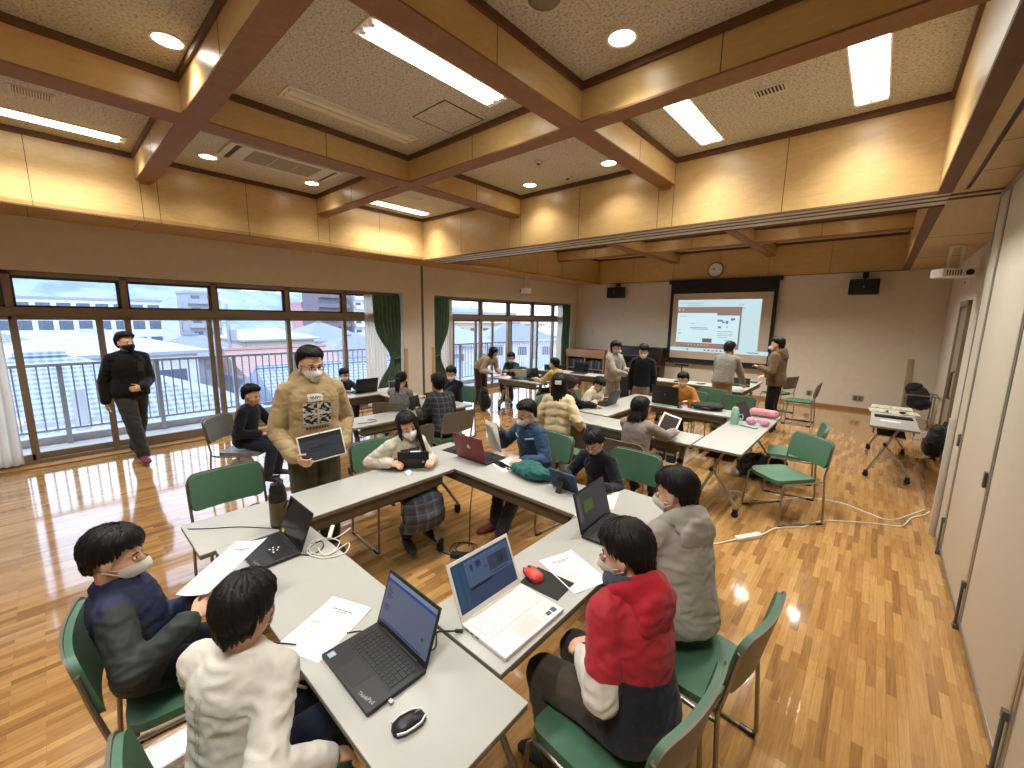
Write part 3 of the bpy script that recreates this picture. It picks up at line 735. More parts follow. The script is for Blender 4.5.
# ------------------------------------------------------------------ people
M_skin = mat('skin', (214, 168, 138), .5, var=.05, vs=25, spec=.35, sub=.08)
M_skinT = mat('skin_tan', (196, 148, 116), .5, var=.05, vs=25, spec=.35, sub=.08)
def hair_mat(name, c):
    t = NT(name); n = t.noise(t.mapped((60, 60, 6)), 3, 4); c = lin(c)
    hi = tuple(min(1, x * 1.5 + .002) for x in c[:3]) + (1,)
    t.set(Base_Color=t.ramp(n, [(.3, c), (.75, hi)]), Roughness=.5); t.b.inputs['Specular IOR Level'].default_value = .22
    t.bump(n, .35, .004); return t.m
M_hair = hair_mat('black_hair', (17, 14, 13)); M_hairB = hair_mat('brown_hair', (42, 28, 22))
M_mask = fabric('mask_white', (222, 220, 214), .85, .03, .1); M_maskB = fabric('mask_black', (24, 24, 25), .8, .1, .1)
M_eyew = mat('eye_white', (214, 208, 202), .3, var=.02); M_iris = mat('eye_dark', (24, 17, 14), .2, var=.1); M_lip = mat('lip', (176, 110, 98), .5)

def solid(mb, vox, it=3, fac=.5):
    me = mb.mesh('tmp'); bm = bmesh.new(); bm.from_mesh(me); bmesh.ops.recalc_face_normals(bm, faces=bm.faces); bm.to_mesh(me); bm.free()
    o = bpy.data.objects.new('tmp', me); COL.objects.link(o)
    m = o.modifiers.new('r', 'REMESH'); m.mode = 'VOXEL'; m.voxel_size = vox; m.use_smooth_shade = True
    if it: s = o.modifiers.new('s', 'SMOOTH'); s.iterations = it; s.factor = fac
    dg = bpy.context.evaluated_depsgraph_get()
    out = bpy.data.meshes.new_from_object(o.evaluated_get(dg))
    bpy.data.objects.remove(o); bpy.data.meshes.remove(me); return out
def link(name, me, m, parent):
    me.name = name
    if m: me.materials.clear(); me.materials.append(m)
    o = bpy.data.objects.new(name, me); COL.objects.link(o); o.parent = parent
    me.polygons.foreach_set('use_smooth', [True] * len(me.polygons)); return o
def wrinkle(me, amp, fr, seed=0, quilt=0):
    off = V((seed * 3.7, seed * 1.3, seed * 2.1)); me.update()
    ns = [v.normal.copy() for v in me.vertices]
    for v, n in zip(me.vertices, ns):
        p = v.co; q = V((p.x * fr, p.y * fr, p.z * fr * 1.6)) + off
        q += V((noise.noise(q * .5), noise.noise(q * .5 + V((5, 5, 5))), 0)) * 1.2
        d = amp * (1 - 2.2 * abs(noise.noise(q))) * .8 + amp * .4 * noise.noise(q * 2.3)
        if quilt: d += quilt * (abs(math.sin(PI * (p.z + .25 * abs(p.x)) / .085)) ** .6 - .6)
        v.co = p + n * d
def ik(a, t, l1, l2, pole):
    a = V(a); t = V(t); d = t - a; L = d.length; mx = (l1 + l2) * .995
    if L > mx: t = a + d * (mx / L); d = t - a; L = mx
    d.normalize(); x = (l1 * l1 - l2 * l2 + L * L) / (2 * L); h = math.sqrt(max(0, l1 * l1 - x * x))
    p = V(pole); p = p - d * p.dot(d)
    if p.length < 1e-4: p = V((0, 0, -1)) - d * V((0, 0, -1)).dot(d)
    return a + d * x + p.normalized() * h, t
def hand(mb, W, d, n, side, k, curl=.5, spread=1.0):
    d = d.normalized(); n = (n - d * n.dot(d)).normalized(); lat = d.cross(n) * (-side)   # thumb direction
    pl = .085 * k
    rings = []
    for t, hw, th in ((-.12, .024, .019), (.1, .030, .017), (.5, .039, .015), (.9, .040, .013), (1.0, .036, .010)):
        c = W + d * pl * t
        rings.append([c + lat * math.cos(2 * PI * j / 12) * hw * k + n * math.sin(2 * PI * j / 12) * th * k for j in range(12)])
    mb.loft(rings)
    for i, (o, L) in enumerate(((.030, .058), (.010, .066), (-.011, .061), (-.030, .048))):
        b = W + d * pl * .93 + lat * o * k; a = 0; p = b; r = .0088 * k
        sp = lat * (o * .9 * spread)
        for j, (fl, da) in enumerate(((.45, .55), (.32, .75), (.26, .5))):
            a += curl * da
            q = p + ((d + sp).normalized() * math.cos(a) - n * math.sin(a)) * L * k * fl
            mb.caps(p, q, r, r * .9, 8); p = q; r *= .9
    b = W + d * pl * .22 + lat * .022 * k; p = b; r = .0115 * k
    for j, (L, ang, dn) in enumerate(((.036, .85, .25), (.028, .5, .45), (.022, .3, .6))):
        q = p + (d * math.cos(ang) + lat * math.sin(ang) - n * dn * (curl * .8 + .2)).normalized() * L * k
        mb.caps(p, q, r, r * .88, 8); p = q; r *= .86
HC = V((0, -.012, .028))
def hair(M, k, style, near, seed, m, root, length=.0, part=0):
    g = random.Random(seed); mb = MB()
    def lim(az):   # az 0 = face, pi = back; polar limit in degrees
        a = abs(az)
        fr, sd, bk = (68, 108, 146)
        if style == 'bowl': fr, sd, bk = (78, 114, 150)
        if style == 'neat': fr, sd, bk = (62, 102, 142)
        if style in ('long', 'pony', 'bob'): fr, sd, bk = (72, 114, 136)
        if a < R(55): return fr + (g.random() - .5) * 8
        if a < R(100): return fr + (sd - fr) * (a - R(55)) / R(45) * .95 + (g.random() - .5) * 6
        return sd + (bk - sd) * (a - R(100)) / R(80) + (g.random() - .5) * 5
    rx, ry, rz_ = .076, .096, .088
    def pt(az, th, f, lift=0):
        return HC + V((rx * f * math.sin(th) * math.sin(az), ry * f * math.sin(th) * math.cos(az), rz_ * (f + lift) * math.cos(th) + (.012 if th < 1.3 else .012 * max(0, (2 - th) / .7))))
    # close cap
    P = []; NA = 28
    for i in range(10):
        r = []
        for jx in range(NA):
            az = -PI + 2 * PI * jx / NA
            g2 = g.random(); a = abs(az)
            l = (64 if a < R(50) else 64 + 34 * min(1, (a - R(50)) / R(45))) if a < R(100) else 98 + 44 * (a - R(100)) / R(80)
            th = R(l) * (i + .05) / 9
            r.append(pt(az, th, 1.17 - .085 * (i / 9) ** 3 + .014 * noise.noise((az * 2, th * 3, seed))))
        P.append(r)
    mb.grid(P, M, closed=True)
    N = 190 if near else 70
    for i in range(N):
        az = -PI + 2 * PI * (i + g.random()) / N
        te = R(lim(az)); t0 = R(8 + 40 * g.random()); f0 = 1.15 + .045 * g.random(); lift = g.random() * .02
        tw = (g.random() - .5) * .35 + part * .25
        pts = []; n = 6
        for j in range(n):
            u = j / (n - 1); th = t0 + (te - t0) * u
            pts.append(pt(az + tw * u, th, f0 + .04 * math.sin(PI * u) - .06 * u, lift))
        w_ = (.014 if near else .021) * (.8 + .5 * g.random())
        rad = [w_ * .5, w_ * .95, w_, w_ * .85, w_ * .6, w_ * .12]
        if style in ('long', 'bob') and abs(az) > R(58):
            q = pts[-1].copy(); Lh = length * (.85 + .2 * g.random())
            for u in (.25, .5, .75, 1):
                yy = q.y - (.010 if abs(az) > R(110) else .0) * u * 3
                pts.append(V((q.x * (1 + .30 * u), yy + .01 * math.sin(6 * u + i), q.z - Lh * u)))
            rad = [w_ * .5, w_ * .9, w_, w_, w_, w_, w_ * .95, w_ * .8, w_ * .6, w_ * .15]
        if style == 'pony' and abs(az) > R(75):
            pass
        mb.tube(pts, rad, 5, M, flat=.55)
    if style in ('bowl', 'short', 'neat'):
        for i in range(46 if near else 18):
            az = PI + (g.random() - .5) * 2.3; th = R(112 + 14 * g.random()); q = pt(az, th, 1.10); e = V((q.x * .86, q.y * .90 + .004, -.088 + .02 * abs(az - PI) + .012 * g.random()))
            w_ = .014 if near else .022
            mb.tube([pt(az, R(84), 1.13), q, (q + e) / 2 + V((0, -.004, 0)), e], [w_, w_, w_ * .8, w_ * .15], 5, M, flat=.55)
    if style == 'pony':
        for i in range(40 if near else 18):
            a = g.random() * 2 * PI; r = .028 * math.sqrt(g.random())
            c = V((math.cos(a) * r, -.118, .02 + math.sin(a) * r))
            L = length * (.8 + .25 * g.random())
            mb.tube([c + V((0, .02, 0)), c + V((0, -.035, -.005)), c + V((0, -.05, -.05)), c + V((c.x * .3, -.04, -.05 - L * .5)), c + V((0, -.035, -.05 - L))], [.008, .014, .015, .013, .003], 5, M, flat=.6)
    o = mb.build('hair', m, root, smooth=True, ang=80); return o
def face_mask(M, k, m, root):
    P = []; NV = 9; NU = 17
    for i in range(NV + 1):
        v = i / NV; r = []
        for j in range(NU + 1):
            u = -1 + 2 * j / NU; az = u * R(76)
            zt = -.008 - .022 * abs(u) ** 1.5; zb = -.118 + .058 * abs(u) ** 1.6
            z = zt + (zb - zt) * v
            s_ = math.sqrt(max(.12, 1 - ((max(z, -.10) + .03) / .082) ** 2)) if z < -.03 else math.sqrt(max(.1, 1 - ((z + .03) / .082) ** 2))
            bulge = .026 * math.cos(az) ** 6 * math.exp(-((z + .045) / .034) ** 2) + .014 * math.cos(az) ** 2
            pl = .0012 * math.sin(v * 26) * math.cos(az)
            x = (.064 * s_ + .009) * math.sin(az); y = .022 + (.072 * s_ + .006 + bulge + pl) * math.cos(az)
            if z < -.085: y = max(y, .02 + .064 * math.cos(az))
            r.append(V((x, y, z)))
        P.append(r)
    mb = MB(); mb.grid(P, M)
    mb.grid([[p - V((0, .003, 0)) for p in reversed(r)] for r in P], M)
    for s in (0, -1):
        sg = -1 if s == 0 else 1
        for q in (1, NV - 1):
            p = P[q][s]; mb.tube([p, V((sg * .074, .012, p.z * .6 - .012)), V((sg * .083, -.012, -.004 if q == 1 else -.035))], .0018, 4, M)
    return mb.build('face_mask', m, root, smooth=True, ang=70)

def person(label, x, y, rz, S, pose='sit', b=1.0, zs=.442, lean=8, side=0, twist=0, hd=(0, 5), hands=None, knee=None, ank=None, near=0,
           top=None, bot=None, shoes=(30, 28, 28), hair_=('short', 1), hlen=0, mask='w', glasses=False, skin=None, group=None, brown=False, neck=8, dz=0, hemt=-.06, eyes=True, collar=None, hood=None, skirt=None, socks=None, puff=False, stride=None):
    root = thing('person', label, 'person', (x, y, 0), rz, group)
    W2L = (Matrix.Translation((x, y, 0)) @ Matrix.Rotation(rz, 4, 'Z')).inverted()
    k = S / 1.7 * b; s17 = S / 1.7
    skin = skin or M_skin
    seed = int(abs(x * 91 + y * 57)) % 97 + 1
    Pv = V((0, 0, .53 * S + dz)) if pose == 'stand' else V((0, 0, zs + .046 + .045 * s17 + dz))
    Lt = .285 * S; N = 12; sp = []; p = Pv.copy(); c = []
    for i in range(N + 2):
        t = i / N; a = R(lean) * (.55 + .8 * t); sd = R(side) * t
        d = V((math.sin(sd), math.sin(a) * math.cos(sd), math.cos(a) * math.cos(sd)))
        sp.append((t, p.copy(), d)); p = p + d * Lt / N
    def at(t):
        i = max(0, min(N, int(t * N))); f = t * N - i; q = sp[i]
        return q[1] + q[2] * (f * Lt / N), q[2]
    def ring(t, rx, ry, n=20, fwd=0):
        c_, d = at(t); tw = R(twist) * max(0, t)
        X = V((math.cos(tw), math.sin(tw), 0)); X = (X - d * X.dot(d)).normalized(); Y = d.cross(X)
        return [c_ + Y * fwd + X * rx * math.cos(2 * PI * j / n) + Y * ry * math.sin(2 * PI * j / n) for j in range(n)]
    prof = ((-.16, .10, .085), (-.08, .148, .112), (.04, .160, .118), (.2, .150, .110), (.4, .136, .102), (.62, .146, .108), (.82, .148, .104), (.93, .124, .088), (1.0, .088, .072), (1.06, .060, .058))
    Sc, du = at(.95); tw = R(twist); X = V((math.cos(tw), math.sin(tw), 0)); X = (X - du * X.dot(du)).normalized(); Y = du.cross(X)
    sw = .090 * S * b
    sh = {1: Sc + X * sw - du * .022 * s17, -1: Sc - X * sw - du * .022 * s17}
    nb, nd = at(1.06)
    hh = .085 * S + .085; hk = hh / .23
    na = R(lean * .55 + neck); hdv = V((math.sin(R(side)) * .6, math.sin(na), math.cos(na))).normalized()
    hc = at(1.0)[0] + hdv * (.5 * hh + .020 * S)
    HM = Matrix.Translation(hc) @ Matrix.Rotation(R(hd[0]), 4, 'Z') @ Matrix.Rotation(R(-hd[1]), 4, 'X') @ Matrix.Rotation(R(hd[2] if len(hd) > 2 else 0), 4, 'Y') @ Matrix.Scale(hk, 4)
    # arms
    arms = {}; hands = hands or {}
    for s in (1, -1):
        h = hands.get('r' if s > 0 else 'l', 'thigh' if pose == 'sit' else 'hang'); curl = .5; hn = None; hdir = None; pole = V((s * .55, -.5, -.8))
        if h == 'thigh': tgt = V((s * .10, .24 * s17 / .9, Pv.z + .11)); hn = V((0, 0, 1)); hdir = V((-s * .3, 1, -.1))
        elif h == 'hang': tgt = sh[s] + V((s * .055, .03, -.315 * S)); hn = V((s, 0, 0)); curl = .7
        elif h == 'lap': tgt = V((s * .05, .20, Pv.z + .13)); hn = V((0, .3, 1)); hdir = V((-s * .9, .6, 0))
        else:
            tgt = W2L @ V(h[0]); curl = h[1] if len(h) > 1 else .5
            if len(h) > 2 and h[2]: hdir = W2L.to_3x3() @ V(h[2])
            if len(h) > 3 and h[3]: hn = W2L.to_3x3() @ V(h[3])
            if len(h) > 4 and h[4]: pole = V(h[4])
        e, w_ = ik(sh[s], tgt, .172 * S, .150 * S, pole)
        fd = (w_ - e).normalized(); hdir = fd if hdir is None else (hdir.normalized() * .75 + fd * .35)
        arms[s] = (sh[s], e, w_, hdir, hn if hn is not None else V((0, 0, 1)), curl)
    legs = {}
    for s in (1, -1):
        hj = Pv + V((s * .088 * k, .0, -.005))
        if pose == 'sit':
            a_ = V((s * .10, .30 * s17 + .02, max(.075, zs + .055 - .238 * S))) if not ank else V(ank[0 if s < 0 else 1])
            pole = V((s * .05, 1, .6))
        else:
            a_ = V((s * .085, -.01, .075)) if not ank else V(ank[0 if s < 0 else 1])
            pole = V((s * .1, 1, 0))
        kn, an = ik(hj, a_, .245 * S, .238 * S, pole); legs[s] = (hj, kn, an)
    # body
    vb = (.0062, .009, .012)[near] ; vg = (.009, .012, .015)[near]
    mb = MB(); mb.loft([ring(t, rx * k - .012, ry * k - .010) for t, rx, ry in prof])
    mb.caps(at(.98)[0], hc + (HM.to_3x3() @ V((0, -.018, -.055))), .056 * hk, .050 * hk)
    for c_, r_ in (((0, -.012, .028), (.076, .096, .088)), ((0, .022, -.03), (.064, .072, .082)), ((0, .048, -.086), (.036, .036, .028)), ((.034, .058, -.036), (.028, .03, .03)), ((-.034, .058, -.036), (.028, .03, .03)), ((0, .066, .020), (.048, .024, .016)), ((0, .084, -.060), (.024, .014, .012)), ((.076, -.004, -.012), (.009, .020, .030)), ((-.076, -.004, -.012), (.009, .020, .030))):
        mb.ball(c_, r_, HM, 16, 10)
    mb.caps((0, .088, .006), (0, .108, -.024), .008, .0135, 10, HM)
    for s in (1, -1):
        a, e, w_, hdv_, hn, curl = arms[s]
        mb.caps(at(.93)[0] + X * s * .05, a, .045 * s17, .040 * s17); mb.caps(a, e, .038 * s17, .033 * s17); mb.caps(e, w_, .032 * s17, .024 * s17)
        hand(mb, w_ + hdv_.normalized() * .012, hdv_, hn, s, .72 * hk + .28 * s17, curl)
        h_, kn, an = legs[s]
        mb.caps(h_, kn, .072 * k, .050 * k); mb.caps(kn, an, .050 * k, .034 * k); mb.caps(an + V((0, -.01, -.03)), an + V((0, .11 * s17, -.052)), .027, .018)
    link('body', solid(mb, vb, 2, .4), skin, root)
    # face
    for s in (1, -1):
        if eyes:
            e = MB().ball((s * .031, .0775, .002), (.0145, .008, .0075), HM, 12, 8).build('eye', M_eyew, root, smooth=True)
            i_ = MB().ball((s * .031, .0815, .002), (.0072, .006, .0072), HM, 10, 8).build('iris', M_iris, e, smooth=True)
            MB().tube([HM @ V((s * .014, .0845, .020)), HM @ V((s * .03, .083, .026)), HM @ V((s * .047, .072, .021))], [.003 * hk, .0036 * hk, .002 * hk], 6).build('eyebrow', M_hair, root, smooth=True)
    if mask: face_mask(HM, hk, M_mask if mask == 'w' else M_maskB, root)
    elif eyes: MB().ball((0, .0965, -.060), (.020, .006, .0065), HM, 12, 8).build('lips', M_lip, root, smooth=True)
    if glasses:
        q = MB()
        for s in (1, -1):
            q.tube([HM @ V((s * .033 +   .020 * math.cos(t) * (1 + .1 * abs(math.sin(2 * t))), .0985, .000 + .014 * math.sin(t) * (1 + .12 * abs(math.sin(2 * t))))) for t in [2 * PI * i / 16 for i in range(17)]], .0022 * hk, 5)
            q.tube([HM @ V((s * .057, .098, .008)), HM @ V((s * .074, .06, .008)), HM @ V((s * .081, .0, .004))], .002 * hk, 5)
        q.tube([HM @ V((-.010, .1, .006)), HM @ V((0, .104, .009)), HM @ V((.010, .1, .006))], .0018 * hk, 5)
        q.build('glasses', M_black, root, smooth=True)
    hair(HM, hk, hair_[0], near == 0, seed + hair_[1], M_hairB if brown else M_hair, root, hlen, (seed % 3) - 1)
    # top garment
    top = top or dict(m=M_blackm, i=.016)
    i_ = top['i'] * (.6 + .4 * s17)
    mb = MB(); mb.loft([ring(t, rx * k + i_, ry * k + i_) for t, rx, ry in ((hemt, .150, .116),) + tuple(q for q in prof if q[0] > hemt + .05)][:-1] + [ring(1.03, .068 * k + i_ * .4, .064 * k + i_ * .4)])
    for s in (1, -1):
        a, e, w_ = arms[s][:3]; ia = min(i_, .016 + .3 * i_); r0, r1, r2 = .044 * s17 + ia, .036 * s17 + ia, .029 * s17 + ia * .9
        mb.caps(at(1.0)[0] + X * s * .045 * k, a, .042 * s17 + i_ * .45, r0); mb.caps(at(.84)[0] + X * s * .04, a, .055 * s17 + i_ * .5, r0)
        if top.get('short'):
            mb.caps(a, a + (e - a) * .75, r0, r1 + .006)
        else:
            mb.caps(a, e, r0, r1); mb.caps(e, e + (w_ - e) * .93, r1, r2)
            if i_ > .018: mb.caps(e + (w_ - e) * .80, e + (w_ - e) * .95, r2 + .004, r2 + .001)
    if collar:
        rg = [at(1.02)[0] + X * (.062 * k) * math.cos(2 * PI * t / 16) + Y * (.060 * k) * math.sin(2 * PI * t / 16) + du * .018 for t in range(17)]
        mb.tube(rg, .017 if collar is True else collar, 8)
    if hood:
        hb = MB(); rg = []
        for t in range(25):
            a = 2 * PI * t / 24; bk_ = max(0, -math.sin(a)); fr_ = max(0, math.sin(a))
            rg.append(at(1.0)[0] + X * (.098 * k + .004) * math.cos(a) + Y * (.088 * k * math.sin(a) - .012 * bk_) + du * (.030 * bk_ + .012 - .050 * fr_))
        hb.tube(rg, [(.036 + .016 * max(0, -math.sin(2 * PI * t / 24)) - .012 * max(0, math.sin(2 * PI * t / 24))) * s17 for t in range(25)], 12)
        hb.ball(at(.89)[0] - Y * (.100 * k + i_ * .6), (.120 * k, .036 * k, .105 * k), None, 20, 12); hb.ball(at(.99)[0] - Y * .095 * k, (.120 * k, .055 * k, .055 * k), None, 20, 12)
        hm = solid(hb, vg, 4); wrinkle(hm, .006, 13, seed + 3); link('hood', hm, hood if hood is not True else top['m'], root)
    me = solid(mb, vg, 4 if near == 0 else 3, .5)
    wrinkle(me, .0065 if near == 0 else .005, 15.0, seed, .011 if puff else 0)
    tp = link(top.get('name', 'top'), me, top['m'], root)
    # lower garment
    if bot:
        bi = bot['i']; mb = MB(); mb.loft([ring(t, rx * k + bi * .7, ry * k + bi * .7) for t, rx, ry in prof if t < .18])
        for s in (1, -1):
            h_, kn, an = legs[s]
            mb.caps(h_ + V((-s * .02, 0, .01)), kn, .080 * k + bi, .056 * k + bi); e_ = an + (kn - an) * bot.get('cut', .02)
            mb.caps(kn, e_, .056 * k + bi, .042 * k + bi * 1.1)
        me = solid(mb, vg, 3, .5); wrinkle(me, .006, 9, seed + 5); link(bot.get('name', 'trousers'), me, bot['m'], root)
    if skirt:
        mb = MB(); kn = (legs[1][1] + legs[-1][1]) / 2; an = (legs[1][2] + legs[-1][2]) / 2
        cs = [Pv + V((0, -.02, .06)), Pv + V((0, .08, .02)), Pv + (kn - Pv) * .6 + V((0, 0, .0)), kn + V((0, .03, -.005)), kn + V((0, .055, -.12)), kn + (an - kn) * .72 + V((0, .05, 0))]
        dr = [V((0, .3, 1)), V((0, 1, .2)), V((0, 1, 0)), V((0, .6, -.6)), V((0, 0, -1)), V((0, 0, -1))]
        rr = [(.15, .13), (.17, .12), (.18, .10), (.19, .09), (.20, .11), (.225, .13)]
        rings = []
        for c_, d_, (a_, b_) in zip(cs, dr, rr):
            d_ = d_.normalized(); Yv = d_.cross(V((1, 0, 0))).normalized()
            rings.append([c_ + V((1, 0, 0)) * a_ * k * 1.05 * math.cos(2 * PI * j / 28) * (1 + .05 * math.sin(7 * 2 * PI * j / 28)) - Yv * b_ * k * math.sin(2 * PI * j / 28) * (1 + .05 * math.sin(9 * 2 * PI * j / 28)) for j in range(28)])
        mb.loft(rings); me = solid(mb, vg, 3); wrinkle(me, .008, 8, seed + 9); link('skirt', me, skirt, root)
    for s in (1, -1):
        an = legs[s][2]; mb = MB(); L = .155 * S; o_ = V((s * .012, 0, 0)); rings = []
        base = V((an.x, an.y - .055 * s17, max(.004, an.z - .075)))
        for t, hw, ht in ((0, .022, .035), (.06, .032, .065), (.25, .040, .100), (.45, .043, .078), (.7, .047, .056), (.9, .040, .040), (1.0, .018, .022)):
            c_ = base + V((s * .03 * t, t * L, 0))
            rings.append([c_ + V((hw * s17 * 1.05 * math.cos(q), 0, max(0, ht * .5 + ht * .5 * math.sin(q)) * s17)) for q in [2 * PI * j / 14 for j in range(14)]])
        sh_ = mb.loft(rings).build('shoe', mat('shoe_%d_%d_%d' % tuple(shoes), shoes, .6, var=.1), root, smooth=True, ang=60)
        if socks: MB().caps(an + V((0, -.01, -.02)), an + (legs[s][1] - an) * .35, .044 * k, .046 * k).build('sock', socks, root, smooth=True)
    root_info = dict(root=root, top=tp, at=at, X=X, Y=Y, HM=HM, arms=arms, hc=root.matrix_basis @ hc, k=k, L2W=W2L.inverted())
    wh = W2L.inverted() @ hc
    print('PERSON %-60s head %.2f %.2f %.2f' % (label[:60], wh.x, wh.y, wh.z))
    return root_info

def decal(info, name, m, c, w_, h_, nrm, up=V((0, 0, 1)), nu=10, nv=10, off=.003, fn=None, obj=None):
    """a printed patch lying on the cloth (all in the person's own frame)"""
    me = (obj or info['top']).data
    bv = BVHTree.FromPolygons([v.co for v in me.vertices], [p.vertices[:] for p in me.polygons])
    nrm = V(nrm).normalized(); u = up.cross(nrm).normalized(); v = nrm.cross(u); P = []
    for i in range(nv + 1):
        r = []
        for j in range(nu + 1):
            o = V(c) + u * (j / nu - .5) * w_ + v * (i / nv - .5) * h_ + nrm * .3
            hit = bv.ray_cast(o, -nrm)
            r.append(hit[0] + nrm * off if hit[0] is not None and (hit[0] - o).length < .42 else None)
        P.append(r)
    mb = MB()
    for i in range(nv):
        for j in range(nu):
            q = (P[i][j], P[i][j + 1], P[i + 1][j + 1], P[i + 1][j])
            if all(x is not None for x in q) and (fn is None or fn((j + .5) / nu, (i + .5) / nv)): mb.quad(*q)
    return mb.build(name, m, info['root'], smooth=True, ang=80)
# ------------------------------------------------------------------ cloth
def plaid(name, base, l1, l2, f=26.0, rot=0):
    t = NT(name); c = t.sep(t.mapped((f, f, f), (0, 0, rot)))
    def line(q, w, ph=0.0): return t.math('LESS_THAN', t.math('FRACT', t.math('ADD', q, ph)), w)
    u = c[0]; v = c[2]
    a = t.mix(t.math('MULTIPLY', t.math('ADD', line(u, .4), line(v, .4)), .38), lin(base), lin(l1))
    b_ = t.mix(t.math('MULTIPLY', t.math('MAXIMUM', line(u, .10, .75), line(v, .10, .75)), .6), a, lin(l2))
    t.set(Base_Color=b_, Roughness=.9); t.b.inputs['Specular IOR Level'].default_value = .2
    t.bump(t.noise(t.coord(), 300, 2), .2, .002); return t.m
def colour_block():
    """white, red and navy anorak: red shoulders, white band, navy below"""
    t = NT('anorak_blocks'); c = t.sep(t.coord()); n = t.noise(t.coord(), 9, 3)
    ax = t.math('ABSOLUTE', c[0])
    z = t.math('ADD', c[2], t.math('MULTIPLY', t.math('SUBTRACT', n, .5), .01))
    slope = t.math('SUBTRACT', z, t.math('MULTIPLY', t.math('SUBTRACT', ax, .12), .25))
    red = t.math('GREATER_THAN', slope, .76); white = t.math('GREATER_THAN', slope, .655)
    arm = t.math('GREATER_THAN', t.math('ADD', ax, t.math('MULTIPLY', c[1], .5)), .16)
    white = t.math('MULTIPLY', white, arm)
    col = t.mix(white, lin((24, 26, 42)), lin((206, 200, 190))); col = t.mix(red, col, lin((168, 26, 40)))
    t.set(Base_Color=col, Roughness=.7, Sheen_Weight=.1); t.bump(n, .25, .006); return t.m
C_white = fabric('white_shirt_cloth', (214, 210, 200)); C_navy = fabric('navy_cloth', (26, 32, 52)); C_navyd = fabric('dark_navy_knit', (20, 24, 34))
C_dgreen = fabric('dark_green_cloth', (38, 46, 42)); C_beige = fabric('khaki_fleece', (168, 146, 106)); C_olive = fabric('olive_trousers', (82, 80, 60))
C_greyh = fabric('light_grey_fleece', (168, 162, 152)); C_blue = fabric('petrol_blue_shell', (34, 62, 92), .6); C_black = fabric('black_fleece', (17, 17, 19))
C_charc = fabric('charcoal_trousers', (52, 52, 54)); C_cream = fabric('cream_knit', (208, 200, 184)); C_puff = fabric('cream_puffer', (206, 190, 152), .55)
C_mauve = fabric('mauve_grey_knit', (128, 116, 112)); C_orange = fabric('orange_fleece', (196, 134, 62)); C_grey = fabric('grey_knit', (134, 130, 122))
C_brown = fabric('brown_jacket_cloth', (104, 84, 62)); C_tan = fabric('tan_trousers', (150, 124, 88)); C_yel = fabric('yellow_jacket_cloth', (190, 164, 110))
C_bgreen = fabric('bottle_green_cloth', (32, 50, 46)); C_lgrey = fabric('pale_grey_denim', (150, 146, 140)); C_jean = fabric('dark_denim', (34, 42, 58)); C_brtr = fabric('dark_brown_trousers', (62, 50, 42))
C_floral = mat('grey_floral_cloth', (128, 124, 124), .9, var=.45, vs=60); C_sweat = fabric('pale_beige_sweater', (176, 158, 136))
C_plaid = plaid('dark_plaid', (50, 52, 56), (74, 76, 82), (104, 104, 104), 15); C_skirt = plaid('grey_plaid_skirt', (72, 78, 90), (98, 102, 110), (128, 124, 118), 13)
def two_tone():
    t = NT('navy_and_green_jacket'); c = t.sep(t.coord()); ax = t.math('ABSOLUTE', c[0]); n = t.noise(t.coord(), 9, 4)
    m = t.math('MULTIPLY', t.math('LESS_THAN', t.math('ADD', ax, t.math('MULTIPLY', c[1], .6)), .13), t.math('GREATER_THAN', c[2], .66))
    t.set(Base_Color=t.mix(m, lin((42, 48, 46)), lin((24, 34, 66))), Roughness=.75); t.bump(n, .25, .006); return t.m
C_two = two_tone(); C_block = colour_block(); C_cord = fabric('brown_stripe_trousers', (66, 58, 48)); C_rust = fabric('rust_cloth', (150, 84, 50)); C_sock = fabric('white_sock', (214, 210, 204)); C_navyT = fabric('navy_jersey', (24, 28, 40))

UP = V((0, 0, 1))
P = {}
# ---- front group
P['A'] = person('person in a white shirt seen from behind, seated at the lower left', -1.34, .24, yaw(-.30, .95), 1.38, lean=8, twist=22, hd=(20, 12), hands=dict(r=((-1.12, .43, .60), .5), l=((-1.52, .43, .60), .6)),
       top=dict(m=C_white, i=.024, name='shirt'), bot=dict(m=C_navy, i=.014), collar=.015, hair_=('bowl', 1))
P['B'] = person('seated person in a dark navy and green jacket reading a sheet of paper', -2.08, .13, yaw(.24, .96), 1.34, lean=-11, neck=12, hd=(-8, 12), hands=dict(r=((-1.84, .24, .79), .9, (-.3, 1, .3), (.6, -.3, .6)), l=((-2.02, .29, .745), .8, (.3, .9, .3), (-.5, -.2, .8))),
       top=dict(m=C_two, i=.026, name='jacket'), bot=dict(m=C_navyd, i=.014), collar=.018, hair_=('bowl', 3))
P['C'] = person('seated person in a red, white and navy anorak at the front right', -.50, 1.28, yaw(-1, .12), 1.52, lean=13, side=13, b=1.06, hd=(14, 18), hands=dict(r='lap', l='lap'),
       top=dict(m=C_block, i=.034, name='anorak'), bot=dict(m=C_cord, i=.02), hair_=('bowl', 5), hood=fabric('red_hood', (168, 26, 40), .7))
P['D'] = person('seated person in a light grey hoodie beside the red anorak', -.54, 1.90, yaw(-.92, .35), 1.58, lean=15, side=8, hd=(16, 14), hands=dict(r=((-.92, 2.20, .735), .5), l=((-.93, 1.92, .735), .5)),
       top=dict(m=C_greyh, i=.030, name='hoodie'), bot=dict(m=C_charc, i=.014), hood=True, hair_=('bowl', 7))
